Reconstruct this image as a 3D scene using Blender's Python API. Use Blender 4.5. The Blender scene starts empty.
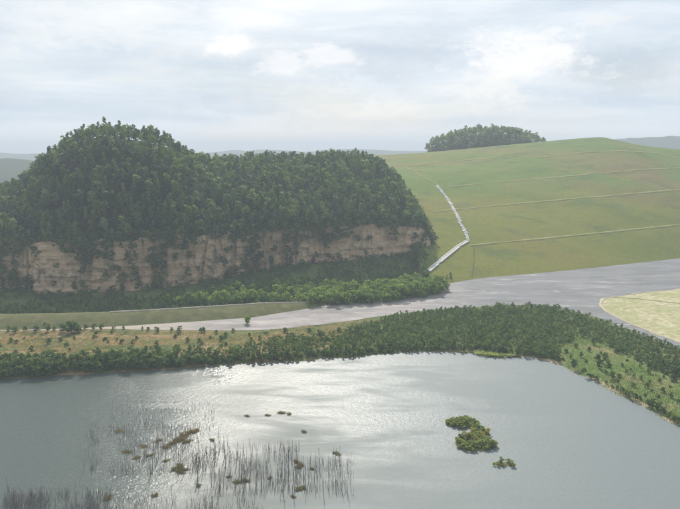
import bpy, math, random
import numpy as np
from mathutils import Vector

random.seed(7)
RNG = np.random.default_rng(11)
R = math.radians
scene = bpy.context.scene
COL = scene.collection

# ------------------------------------------------------------------ camera
CAM_H = 90.0
FOCAL = 653.0                                   # focal length in units of 1/680 of the picture width
PITCH = math.atan((254.5 - 148.0) / FOCAL)
cam_data = bpy.data.cameras.new('camera')
cam_data.sensor_width = 36.0
cam_data.lens = 36.0 * FOCAL / 680.0
cam_data.clip_start = 0.5
cam_data.clip_end = 40000.0
cam = bpy.data.objects.new('camera', cam_data)
cam.location = (0, 0, CAM_H)
cam.rotation_euler = (math.pi / 2 - PITCH, 0, 0)
COL.objects.link(cam)
scene.camera = cam

# ------------------------------------------------------------------ sky, sun, exposure
SUN_EL, SUN_AZ = R(37.5), R(-4.5)              # azimuth from +Y, positive to +X
sun_dir = Vector((math.sin(SUN_AZ) * math.cos(SUN_EL), math.cos(SUN_AZ) * math.cos(SUN_EL), math.sin(SUN_EL)))
sl = bpy.data.lights.new('sun', 'SUN')
sl.energy = 5.0
sl.angle = R(0.6)
sl.color = (1.0, 0.94, 0.85)
sun = bpy.data.objects.new('sun', sl)
sun.rotation_euler = (-sun_dir).to_track_quat('-Z', 'Y').to_euler()
sun.location = (-100, 400, 400)
COL.objects.link(sun)

scene.view_settings.view_transform = 'Standard'
scene.view_settings.look = 'None'
scene.view_settings.exposure = 0.15
scene.view_settings.gamma = 1.0
scene.view_settings.use_curve_mapping = False
scene.render.engine = 'CYCLES'
cy = scene.cycles
cy.use_denoising = True
cy.max_bounces = 5
cy.diffuse_bounces = 2
cy.glossy_bounces = 2
cy.transmission_bounces = 3
cy.transparent_max_bounces = 8
cy.volume_bounces = 0
cy.sample_clamp_indirect = 4.0


class NT:
    """small helper to write node trees"""
    def __init__(self, tree):
        self.t = tree
        tree.nodes.clear()

    def n(self, kind, **kw):
        nd = self.t.nodes.new(kind)
        for k, v in kw.items():
            setattr(nd, k, v)
        return nd

    def link(self, a, b):
        self.t.links.new(a, b)

    def put(self, sock, v):
        if v is None:
            return
        if isinstance(v, bpy.types.NodeSocket):
            self.t.links.new(v, sock)
        else:
            try:
                sock.default_value = v
            except Exception:
                if isinstance(v, (tuple, list)) and len(v) == 3:
                    sock.default_value = (*v, 1)
                else:
                    raise

    def math(self, op, a, b=None, c=None, clamp=False):
        m = self.n('ShaderNodeMath', operation=op)
        m.use_clamp = clamp
        self.put(m.inputs[0], a); self.put(m.inputs[1], b); self.put(m.inputs[2], c)
        return m.outputs[0]

    def vmath(self, op, a, b=None):
        m = self.n('ShaderNodeVectorMath', operation=op)
        self.put(m.inputs[0], a); self.put(m.inputs[1], b)
        return m.outputs['Value'] if op in ('DOT_PRODUCT', 'LENGTH') else m.outputs[0]

    def noise(self, vec, scale, detail=4, rough=0.55, dist=0.0):
        m = self.n('ShaderNodeTexNoise')
        self.put(m.inputs['Vector'], vec); m.inputs['Scale'].default_value = scale
        m.inputs['Detail'].default_value = detail; m.inputs['Roughness'].default_value = rough
        m.inputs['Distortion'].default_value = dist
        return m.outputs['Fac']

    def mapr(self, v, a, b, c=0.0, d=1.0, smooth=True):
        m = self.n('ShaderNodeMapRange')
        m.interpolation_type = 'SMOOTHSTEP' if smooth else 'LINEAR'
        self.put(m.inputs[0], v)
        for i, q in enumerate((a, b, c, d)):
            self.put(m.inputs[i + 1], q)
        return m.outputs[0]

    def mix(self, f, a, b, blend='MIX'):
        m = self.n('ShaderNodeMix', data_type='RGBA', blend_type=blend)
        self.put(m.inputs[0], f)
        self.put(m.inputs[6], (*a, 1) if isinstance(a, (tuple, list)) and len(a) == 3 else a)
        self.put(m.inputs[7], (*b, 1) if isinstance(b, (tuple, list)) and len(b) == 3 else b)
        return m.outputs[2]

    def ramp(self, f, stops):
        m = self.n('ShaderNodeValToRGB')
        e = m.color_ramp.elements
        while len(e) < len(stops):
            e.new(0.5)
        for i, (p, c) in enumerate(stops):
            e[i].position = p
            e[i].color = (*c, 1)
        self.put(m.inputs[0], f)
        return m.outputs[0]

    def scaled(self, vec, s, rot=0.0):
        m = self.n('ShaderNodeMapping')
        self.put(m.inputs['Vector'], vec)
        m.inputs['Scale'].default_value = s
        m.inputs['Rotation'].default_value = (0, 0, rot)
        return m.outputs[0]


world = bpy.data.worlds.new('World')
scene.world = world
world.use_nodes = True
W = NT(world.node_tree)
wo = W.n('ShaderNodeOutputWorld')
sky = W.n('ShaderNodeTexSky')
sky.sky_type = 'NISHITA'
sky.sun_disc = False
sky.sun_elevation = SUN_EL
sky.sun_rotation = SUN_AZ
sky.dust_density = 2.5
tc = W.n('ShaderNodeTexCoord')
dirv = tc.outputs['Generated']
sx = W.n('ShaderNodeSeparateXYZ'); W.link(dirv, sx.inputs[0])
DX, DY, DZ = sx.outputs
az = W.math('ARCTAN2', DX, DY)
el = W.math('ARCSINE', DZ)
warp = W.noise(W.scaled(dirv, (9, 9, 26)), 1.0, 5, 0.6)
warp2 = W.noise(W.scaled(dirv, (34, 34, 60)), 1.0, 7, 0.68)
# broad cloud sheet
sheet = W.noise(W.scaled(dirv, (2.6, 2.6, 13.0)), 1.0, 5, 0.52, 0.4)
cover = W.mapr(sheet, 0.30, 0.60)
cover = W.math('MULTIPLY_ADD', cover, 0.25, 0.72)
cloud_shade = W.ramp(W.mapr(W.noise(W.scaled(dirv, (3.1, 3.1, 19.0)), 1.3, 6, 0.56, 0.3), 0.30, 0.72, 0, 1, False),
                     [(0.0, (0.56, 0.665, 0.785)), (0.45, (0.67, 0.765, 0.865)), (1.0, (0.86, 0.92, 0.985))])
# thin cloud is brighter towards the sun behind it
sd = W.vmath('DOT_PRODUCT', dirv, tuple(sun_dir))
glow = W.math('POWER', W.math('MAXIMUM', sd, 0.0), 9.0)
cloud_shade = W.mix(W.math('MULTIPLY', glow, 0.42), cloud_shade, (1.0, 1.0, 0.98))


def sky_blob(px, py, rx, ry, soft, amp=1.0, wob=1.0):
    """one cloud of the day at a compass bearing and elevation, ragged by noise"""
    a0, e0 = math.atan((px - 340) / FOCAL), math.atan((148 - py) / FOCAL)
    qx = W.math('DIVIDE', W.math('SUBTRACT', az, a0), rx / FOCAL)
    qy = W.math('DIVIDE', W.math('SUBTRACT', el, e0), ry / FOCAL)
    d = W.math('SQRT', W.math('ADD', W.math('MULTIPLY', qx, qx), W.math('MULTIPLY', qy, qy)))
    d = W.math('ADD', d, W.math('MULTIPLY', W.math('SUBTRACT', warp, 0.5), 2.0 * wob))
    d = W.math('ADD', d, W.math('MULTIPLY', W.math('SUBTRACT', warp2, 0.5), 2.6 * wob))
    return W.math('MULTIPLY', W.mapr(d, 1.0, 1.0 - soft), amp)


c = cloud_shade
# long pale bank low over the horizon all round
bank = W.mapr(W.math('ADD', el, W.math('MULTIPLY', W.math('SUBTRACT', warp, 0.5), 0.022)), 0.042, 0.024)
c = W.mix(W.math('MULTIPLY', bank, 0.75), c, (0.89, 0.925, 0.97))
for (px, py, rx, ry, soft, amp, wob, colr) in (
        (250, 72, 150, 46, 0.95, 0.75, 0.7, (0.62, 0.71, 0.79)),
        (600, 78, 80, 28, 0.9, 0.9, 0.7, (0.49, 0.585, 0.69)),
        (400, 60, 100, 34, 0.9, 0.6, 0.8, (0.57, 0.655, 0.75)),
        (320, 105, 130, 22, 0.9, 0.5, 0.9, (0.585, 0.655, 0.72)),
        (505, 80, 100, 44, 0.95, 0.85, 0.9, (0.86, 0.905, 0.96)),
        (516, 66, 74, 32, 0.95, 0.95, 0.9, (0.985, 0.99, 1.0)),
        (492, 90, 40, 12, 0.6, 0.6, 1.1, (0.93, 0.93, 0.94)),
        (236, 51, 27, 20, 0.85, 0.95, 0.7, (0.97, 0.98, 0.995)),
        (285, 68, 30, 16, 0.7, 0.85, 0.7, (0.92, 0.94, 0.97)),
        (326, 61, 36, 14, 0.7, 0.85, 0.8, (0.94, 0.955, 0.98)),
        (240, 107, 17, 10, 0.8, 0.5, 0.7, (0.80, 0.82, 0.85)),
        (600, 36, 22, 8, 0.8, 0.6, 0.9, (0.88, 0.89, 0.91)),
        (90, 30, 190, 46, 0.95, 0.6, 0.7, (0.93, 0.95, 0.95)),
        (690, 78, 34, 10, 0.8, 0.6, 0.8, (0.86, 0.88, 0.9))):
    c = W.mix(sky_blob(px, py, rx, ry, soft, amp, wob), c, colr)
bg1 = W.n('ShaderNodeBackground'); W.link(sky.outputs[0], bg1.inputs[0]); bg1.inputs[1].default_value = 0.10
bg2 = W.n('ShaderNodeBackground'); W.link(c, bg2.inputs[0]); bg2.inputs[1].default_value = 0.95
mx = W.n('ShaderNodeMixShader')
W.link(cover, mx.inputs[0]); W.link(bg1.outputs[0], mx.inputs[1]); W.link(bg2.outputs[0], mx.inputs[2])
W.link(mx.outputs[0], wo.inputs[0])

# ------------------------------------------------------------------ helpers: surveying
CP, SP = math.cos(PITCH), math.sin(PITCH)


def ray(px, py):
    a = (px - 340.0) / FOCAL
    b = -(py - 254.5) / FOCAL
    return np.array((a, CP + b * SP, -SP + b * CP))


def at_z(px, py, z=1.5):
    d = ray(px, py)
    t = (z - CAM_H) / d[2]
    return np.array((d[0] * t, d[1] * t, z))


def at_y(px, py, Y):
    d = ray(px, py)
    t = Y / d[1]
    return np.array((d[0] * t, Y, CAM_H + d[2] * t))


def project(p):
    p = np.asarray(p, float)
    q = p - np.array((0, 0, CAM_H))
    f = q[..., 1] * CP - q[..., 2] * SP
    u = q[..., 1] * SP + q[..., 2] * CP
    return 340 + FOCAL * q[..., 0] / f, 254.5 - FOCAL * u / f, f


# ------------------------------------------------------------------ helpers: noise
_perm = np.random.default_rng(3).random(65536)


def _h(ix, iy, seed):
    k = (ix.astype(np.int64) * 73856093) ^ (iy.astype(np.int64) * 19349663) ^ (seed * 83492791)
    return _perm[np.abs(k) % 65536]


def vnoise(x, y, seed=0):
    x = np.asarray(x, float); y = np.asarray(y, float)
    ix = np.floor(x); iy = np.floor(y)
    fx = x - ix; fy = y - iy
    fx = fx * fx * (3 - 2 * fx); fy = fy * fy * (3 - 2 * fy)
    a = _h(ix, iy, seed); b = _h(ix + 1, iy, seed); c_ = _h(ix, iy + 1, seed); d = _h(ix + 1, iy + 1, seed)
    return (a * (1 - fx) + b * fx) * (1 - fy) + (c_ * (1 - fx) + d * fx) * fy - 0.5


def fbm(x, y, oct=4, seed=0):
    s = 0; a = 1.0
    for i in range(oct):
        s = s + a * vnoise(x * 2 ** i + 17.3 * i, y * 2 ** i - 9.1 * i, seed + i)
        a *= 0.5
    return s


def poly_sd(P, x, y):
    """signed distance to polygon, negative inside"""
    P = np.asarray(P)[:, :2]
    shp = x.shape
    x = x.ravel(); y = y.ravel()
    d = np.full(x.shape, 1e18); inside = np.zeros(x.shape, bool)
    n = len(P)
    for i in range(n):
        ax, ay = P[i]; bx, by = P[(i + 1) % n]
        ex, ey = bx - ax, by - ay
        t = np.clip(((x - ax) * ex + (y - ay) * ey) / (ex * ex + ey * ey + 1e-12), 0, 1)
        d = np.minimum(d, (x - ax - t * ex) ** 2 + (y - ay - t * ey) ** 2)
        cond = ((ay > y) != (by > y)) & (x < (bx - ax) * (y - ay) / (by - ay + 1e-12) + ax)
        inside ^= cond
    d = np.sqrt(d)
    return np.where(inside, -d, d).reshape(shp)


def smooth_line(P, n, ss=0.02):
    """resample control points to n points by arc length and round the corners"""
    P = np.asarray(P, float)
    L = np.concatenate([[0], np.cumsum(np.linalg.norm(np.diff(P[:, :2], axis=0), axis=1))])
    s = np.linspace(0, L[-1], n)
    Q = np.stack([np.interp(s, L, P[:, k]) for k in range(P.shape[1])], 1)
    k = max(1, int(n * ss))
    w = np.hanning(2 * k + 3)[1:-1]; w /= w.sum()
    pad = np.concatenate([2 * Q[:1] - Q[1:k + 2][::-1], Q, 2 * Q[-1:] - Q[-k - 2:-1][::-1]])
    out = np.stack([np.convolve(pad[:, j], w, 'same') for j in range(Q.shape[1])], 1)
    return out[k + 1:-(k + 1)]


# ------------------------------------------------------------------ helpers: meshes and objects
def mesh_np(name, V, F, mats, smooth=False, tint=None, fmat=None):
    """V (n,3); F (m,4) or (m,3) int array, or a list of such arrays"""
    Fs = F if isinstance(F, list) else [F]
    me = bpy.data.meshes.new(name)
    V = np.asarray(V, np.float32)
    me.vertices.add(len(V)); me.vertices.foreach_set('co', V.ravel())
    nl = sum(f.size for f in Fs)
    me.loops.add(nl)
    me.loops.foreach_set('vertex_index', np.concatenate([f.ravel() for f in Fs]).astype(np.int32))
    tot = np.concatenate([np.full(len(f), f.shape[1]) for f in Fs]).astype(np.int32)
    st = np.concatenate([[0], np.cumsum(tot)[:-1]]).astype(np.int32)
    me.polygons.add(len(tot))
    me.polygons.foreach_set('loop_start', st)
    me.polygons.foreach_set('loop_total', tot)
    if smooth:
        me.polygons.foreach_set('use_smooth', np.ones(len(tot), bool))
    for m in (mats if isinstance(mats, (list, tuple)) else [mats]):
        me.materials.append(m)
    if fmat is not None:
        me.polygons.foreach_set('material_index', np.asarray(fmat, np.int32))
    if tint is not None:
        at = me.attributes.new('tint', 'FLOAT', 'POINT')
        at.data.foreach_set('value', np.asarray(tint, np.float32))
    me.update(calc_edges=True)
    me.validate()
    return me


def grid_faces(nu, nv):
    i = np.arange(nu * nv).reshape(nu, nv)
    return np.stack([i[:-1, :-1], i[1:, :-1], i[1:, 1:], i[:-1, 1:]], -1).reshape(-1, 4)


def add(name, me, parent=None, loc=(0, 0, 0), rz=0.0, sc=1.0):
    o = bpy.data.objects.new(name, me)
    o.location = loc
    o.rotation_euler = (0, 0, rz)
    o.scale = (sc, sc, sc) if not isinstance(sc, tuple) else sc
    COL.objects.link(o)
    if parent is not None:
        o.parent = parent
    return o


def tag(o, label, cat, group=None, kind=None):
    o['label'] = label
    o['category'] = cat
    if group:
        o['group'] = group
    if kind:
        o['kind'] = kind
    return o


# ------------------------------------------------------------------ materials
MATS = {}


def new_mat(name):
    m = bpy.data.materials.new(name)
    m.use_nodes = True
    t = NT(m.node_tree)
    out = t.n('ShaderNodeOutputMaterial')
    MATS[name] = m
    return m, t, out


def principled(t, out, col, rough=0.9, bump=None, bstr=0.3, bdist=0.3, spec=0.2):
    p = t.n('ShaderNodeBsdfPrincipled')
    t.put(p.inputs['Base Color'], (*col, 1) if isinstance(col, tuple) and len(col) == 3 else col)
    t.put(p.inputs['Roughness'], rough)
    p.inputs['Specular IOR Level'].default_value = spec
    if bump is not None:
        b = t.n('ShaderNodeBump')
        b.inputs['Strength'].default_value = bstr
        b.inputs['Distance'].default_value = bdist
        t.link(bump, b.inputs['Height'])
        t.link(b.outputs[0], p.inputs['Normal'])
    t.link(p.outputs[0], out.inputs[0])
    return p


def leaf_mat(name, stops, trans=0.3, shift=True):
    m, t, out = new_mat(name)
    at = t.n('ShaderNodeAttribute'); at.attribute_name = 'tint'
    oi = t.n('ShaderNodeObjectInfo')
    g = t.n('ShaderNodeNewGeometry')
    f = t.math('FRACT', t.math('ADD', at.outputs['Fac'], oi.outputs['Random'])) if shift else at.outputs['Fac']
    leafv = t.math('MULTIPLY_ADD', t.math('SUBTRACT', g.outputs['Random Per Island'], 0.5), 0.20, f)
    col = t.ramp(leafv, stops)
    d = t.n('ShaderNodeBsdfPrincipled')
    t.link(col, d.inputs['Base Color']); d.inputs['Roughness'].default_value = 0.55
    d.inputs['Specular IOR Level'].default_value = 0.25
    tr = t.n('ShaderNodeBsdfTranslucent')
    t.link(t.mix(1.0, col, (1.5, 1.6, 0.8), 'MULTIPLY'), tr.inputs[0])
    mxs = t.n('ShaderNodeMixShader'); mxs.inputs[0].default_value = trans
    t.link(d.outputs[0], mxs.inputs[1]); t.link(tr.outputs[0], mxs.inputs[2])
    t.link(mxs.outputs[0], out.inputs[0])
    return m


def flat_mat(name, col, rough=0.9, var=0.25, scale=1.0, spec=0.2):
    m, t, out = new_mat(name)
    g = t.n('ShaderNodeTexCoord')
    n = t.noise(g.outputs['Object'], scale, 4, 0.6)
    oi = t.n('ShaderNodeObjectInfo')
    k = t.math('ADD', t.mapr(n, 0.25, 0.75, 1 - var, 1 + var, False), t.math('MULTIPLY', t.math('SUBTRACT', oi.outputs['Random'], 0.5), var))
    cc = t.n('ShaderNodeCombineColor')
    for i in range(3):
        t.put(cc.inputs[i], t.math('MULTIPLY', k, col[i]))
    principled(t, out, cc.outputs[0], rough, n, 0.3, 0.05, spec)
    return m


M_FOREST = leaf_mat('forest_leaf', [(0.0, (0.030, 0.062, 0.034)), (0.25, (0.056, 0.100, 0.046)), (0.55, (0.105, 0.158, 0.054)),
                                    (0.80, (0.155, 0.20, 0.066)), (0.95, (0.19, 0.225, 0.085)), (1.0, (0.22, 0.24, 0.14))], 0.42)
M_SHRUB = leaf_mat('shrub_leaf', [(0.0, (0.048, 0.092, 0.032)), (0.35, (0.072, 0.125, 0.040)), (0.7, (0.095, 0.150, 0.046)), (0.92, (0.125, 0.17, 0.052)), (1.0, (0.17, 0.185, 0.065))], 0.42)
M_BUSH = leaf_mat('bush_leaf', [(0.0, (0.095, 0.16, 0.040)), (0.5, (0.14, 0.21, 0.05)), (1.0, (0.19, 0.25, 0.065))], 0.5)
M_ISLE = leaf_mat('island_leaf', [(0.0, (0.16, 0.205, 0.09)), (0.45, (0.21, 0.25, 0.11)), (0.8, (0.27, 0.27, 0.10)), (1.0, (0.32, 0.27, 0.095))], 0.5)
M_TUSS = leaf_mat('tussock_blade', [(0.0, (0.20, 0.145, 0.075)), (0.5, (0.21, 0.165, 0.07)), (1.0, (0.17, 0.17, 0.07))], 0.35)
M_REED = leaf_mat('reed_blade', [(0.0, (0.22, 0.27, 0.10)), (0.5, (0.26, 0.31, 0.12)), (1.0, (0.30, 0.33, 0.15))], 0.45)
M_DRY = leaf_mat('dry_grass_blade', [(0.0, (0.07, 0.105, 0.03)), (0.45, (0.11, 0.14, 0.04)), (0.68, (0.19, 0.15, 0.055)), (1.0, (0.27, 0.165, 0.07))], 0.3, False)
M_BARK = flat_mat('bark', (0.11, 0.085, 0.06), 0.95, 0.3, 3.0)
M_DEAD = flat_mat('dead_wood', (0.235, 0.205, 0.195), 0.9, 0.35, 2.0)
M_WHITE = flat_mat('white_stone', (0.78, 0.77, 0.74), 0.8, 0.12, 2.0)
M_CONC = flat_mat('pale_concrete', (0.48, 0.46, 0.42), 0.85, 0.2, 1.0)
M_BED = flat_mat('channel_bed', (0.42, 0.40, 0.37), 0.9, 0.3, 1.0)
M_SANDROCK = flat_mat('pale_sand', (0.42, 0.36, 0.27), 0.95, 0.15, 0.4)


def mat_ground():
    m, t, out = new_mat('ground_grass')
    g = t.n('ShaderNodeNewGeometry')
    P = g.outputs['Position']
    s = t.n('ShaderNodeSeparateXYZ'); t.link(P, s.inputs[0])
    x, y, z = s.outputs
    n1 = t.noise(t.scaled(P, (0.018, 0.06, 0.05), 0.12), 1.0, 6, 0.62, 0.6)
    n2 = t.noise(P, 0.11, 6, 0.65)
    n3 = t.noise(P, 0.9, 4, 0.7)
    green = t.ramp(n2, [(0.25, (0.055, 0.080, 0.028)), (0.5, (0.095, 0.125, 0.036)), (0.75, (0.15, 0.15, 0.06))])
    dry = t.ramp(n1, [(0.30, (0.08, 0.115, 0.034)), (0.44, (0.15, 0.15, 0.055)), (0.54, (0.25, 0.17, 0.075)), (0.72, (0.34, 0.25, 0.14))])
    meadow = t.ramp(t.noise(P, 0.045, 6, 0.62, 0.5), [(0.25, (0.085, 0.145, 0.035)), (0.45, (0.12, 0.175, 0.045)), (0.58, (0.17, 0.18, 0.065)), (0.74, (0.30, 0.24, 0.12))])
    wl = t.math('MULTIPLY', t.mapr(x, 40, -30), t.mapr(y, 352, 338))
    wl = t.math('MULTIPLY', wl, t.mapr(n2, 0.36, 0.52))
    wr = t.math('MULTIPLY', t.mapr(x, 60, 110), t.mapr(y, 420, 400))
    col = t.mix(wl, green, dry)
    col = t.mix(wr, col, meadow)
    col = t.mix(t.mapr(n3, 0.45, 0.75, 0.0, 0.45), col, (0.045, 0.06, 0.022))
    sand = t.math('MULTIPLY', t.math('MULTIPLY', t.mapr(z, 0.75, 0.25), t.mapr(x, 20, 90)), t.mapr(n2, 0.38, 0.55))
    col = t.mix(sand, col, (0.34, 0.27, 0.16))
    # distant country: darker woods among fields
    far = t.mapr(y, 900, 1600)
    fields = t.ramp(t.noise(P, 0.004, 5, 0.6), [(0.35, (0.03, 0.05, 0.025)), (0.55, (0.05, 0.08, 0.03)), (0.62, (0.13, 0.15, 0.06))])
    col = t.mix(far, col, fields)
    principled(t, out, col, 0.95, t.math('ADD', n3, n2), 0.5, 0.5, 0.1)
    return m


def mat_silt():
    m, t, out = new_mat('silt')
    g = t.n('ShaderNodeNewGeometry')
    P = g.outputs['Position']
    s = t.n('ShaderNodeSeparateXYZ'); t.link(P, s.inputs[0])
    x, y, z = s.outputs
    w = t.noise(P, 0.012, 4, 0.6)
    wv = t.n('ShaderNodeCombineXYZ'); t.put(wv.inputs[1], t.math('MULTIPLY', w, 40.0))
    Pw = t.vmath('ADD', P, wv.outputs[0])
    st = t.noise(t.scaled(Pw, (0.022, 0.12, 0.1), -0.30), 1.0, 8, 0.72, 0.25)
    st2 = t.noise(t.scaled(Pw, (0.030, 0.16, 0.1), -0.24), 1.0, 9, 0.74, 0.6)
    grit = t.noise(P, 0.5, 6, 0.75)
    grey = t.ramp(st, [(0.30, (0.120, 0.124, 0.130)), (0.5, (0.172, 0.174, 0.178)), (0.66, (0.235, 0.232, 0.228))])
    sandy = t.ramp(st, [(0.30, (0.20, 0.18, 0.172)), (0.5, (0.285, 0.255, 0.24)), (0.68, (0.43, 0.385, 0.35))])
    col = t.mix(t.mapr(t.math('ADD', x, t.math('MULTIPLY', w, 70)), 135, 55), grey, sandy)
    wmid = t.math('MULTIPLY', t.mapr(x, 200, 120), t.mapr(x, -60, 40))
    lite = t.math('MULTIPLY', t.mapr(st2, 0.53, 0.68), t.math('MULTIPLY_ADD', wmid, 0.7, 0.16))
    col = t.mix(lite, col, (0.58, 0.54, 0.50))
    col = t.mix(t.mapr(st2, 0.42, 0.30, 0, 0.22), col, (0.07, 0.07, 0.068))
    blot = t.noise(t.scaled(P, (0.03, 0.055, 0.05), -0.3), 1.0, 7, 0.7, 0.4)
    col = t.mix(t.mapr(blot, 0.46, 0.62, 0, 0.45), col, (0.10, 0.10, 0.10))
    left = t.mapr(x, -50, -120)
    col = t.mix(t.math('MULTIPLY', left, 0.7), col, (0.40, 0.33, 0.25))
    col = t.mix(t.mapr(grit, 0.4, 0.8, 0, 0.3), col, (0.09, 0.085, 0.08))
    principled(t, out, col, 0.85, grit, 0.5, 0.25, 0.3)
    return m


def mat_field():
    m, t, out = new_mat('pale_field')
    g = t.n('ShaderNodeNewGeometry')
    P = g.outputs['Position']
    n = t.noise(t.scaled(P, (0.36, 0.5, 0.3), 0.15), 1.0, 6, 0.75, 0.3)
    n2 = t.noise(P, 0.05, 4, 0.6)
    col = t.ramp(n, [(0.30, (0.16, 0.17, 0.07)), (0.42, (0.30, 0.27, 0.14)), (0.52, (0.43, 0.38, 0.24)), (0.66, (0.62, 0.57, 0.43))])
    col = t.mix(t.mapr(n2, 0.40, 0.62, 0.12, 0.6), col, (0.25, 0.275, 0.11))
    principled(t, out, col, 0.95, n, 0.4, 0.3, 0.1)
    return m


def mat_heap():
    m, t, out = new_mat('heap_grass')
    g = t.n('ShaderNodeNewGeometry')
    P = g.outputs['Position']
    s = t.n('ShaderNodeSeparateXYZ'); t.link(P, s.inputs[0])
    x, y, z = s.outputs
    n1 = t.noise(t.scaled(P, (0.007, 0.011, 0.022), 0.1), 1.0, 6, 0.62, 0.7)
    n2 = t.noise(t.scaled(P, (0.03, 0.045, 0.06)), 1.0, 6, 0.65)
    n3 = t.noise(P, 0.35, 5, 0.72)
    up = t.ramp(n1, [(0.30, (0.104, 0.178, 0.030)), (0.46, (0.140, 0.190, 0.036)), (0.56, (0.182, 0.182, 0.048)), (0.68, (0.215, 0.168, 0.068))])
    lo = t.ramp(n1, [(0.32, (0.125, 0.160, 0.022)), (0.5, (0.172, 0.178, 0.028)), (0.68, (0.205, 0.178, 0.040))])
    f = t.mapr(t.math('ADD', z, t.math('MULTIPLY', t.math('SUBTRACT', n2, 0.5), 26)), 32, 58)
    col = t.mix(f, lo, up)
    # fresh green on the brow of the heap
    br = t.mapr(t.math('ADD', z, t.math('MULTIPLY', t.math('SUBTRACT', n2, 0.5), 40)), 84, 102)
    col = t.mix(t.math('MULTIPLY', br, 0.75), col, (0.105, 0.17, 0.045))
    n4 = t.noise(t.scaled(P, (0.06, 0.09, 0.12)), 1.0, 5, 0.7)
    col = t.mix(t.mapr(n2, 0.50, 0.66, 0, 0.6), col, (0.080, 0.120, 0.032))
    col = t.mix(t.mapr(n4, 0.54, 0.72, 0, 0.35), col, (0.20, 0.165, 0.075))
    col = t.mix(t.mapr(n3, 0.42, 0.75, 0, 0.5), col, (0.07, 0.085, 0.028))
    principled(t, out, col, 0.95, t.math('ADD', n3, n2), 0.6, 0.7, 0.08)
    return m


def mat_cliff():
    m, t, out = new_mat('sandstone')
    g = t.n('ShaderNodeNewGeometry')
    P = g.outputs['Position']
    strata = t.noise(t.scaled(P, (0.015, 0.015, 0.55)), 1.0, 6, 0.65, 0.3)
    fine = t.noise(t.scaled(P, (0.12, 0.12, 1.8)), 1.0, 5, 0.7, 0.4)
    vert = t.noise(t.scaled(P, (0.28, 0.28, 0.03)), 1.0, 5, 0.65, 0.4)
    blot = t.noise(P, 0.09, 5, 0.6)
    col = t.ramp(strata, [(0.28, (0.38, 0.255, 0.16)), (0.42, (0.50, 0.35, 0.21)), (0.55, (0.56, 0.41, 0.255)), (0.7, (0.64, 0.50, 0.335))])
    col = t.mix(t.mapr(fine, 0.46, 0.32, 0, 0.55), col, (0.20, 0.145, 0.11))
    col = t.mix(t.mapr(vert, 0.54, 0.70, 0, 0.55), col, (0.25, 0.17, 0.13))
    col = t.mix(t.mapr(blot, 0.56, 0.70, 0, 0.75), col, (0.065, 0.075, 0.045))
    principled(t, out, col, 0.95, t.math('ADD', fine, t.math('MULTIPLY', vert, 0.8)), 1.0, 1.0, 0.1)
    return m


def mat_soil(name, c0, c1, c2, scale=0.3):
    m, t, out = new_mat(name)
    g = t.n('ShaderNodeNewGeometry')
    n = t.noise(g.outputs['Position'], scale, 6, 0.65)
    col = t.ramp(n, [(0.3, c0), (0.5, c1), (0.7, c2)])
    principled(t, out, col, 0.95, n, 0.5, 0.4, 0.1)
    return m


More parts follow.
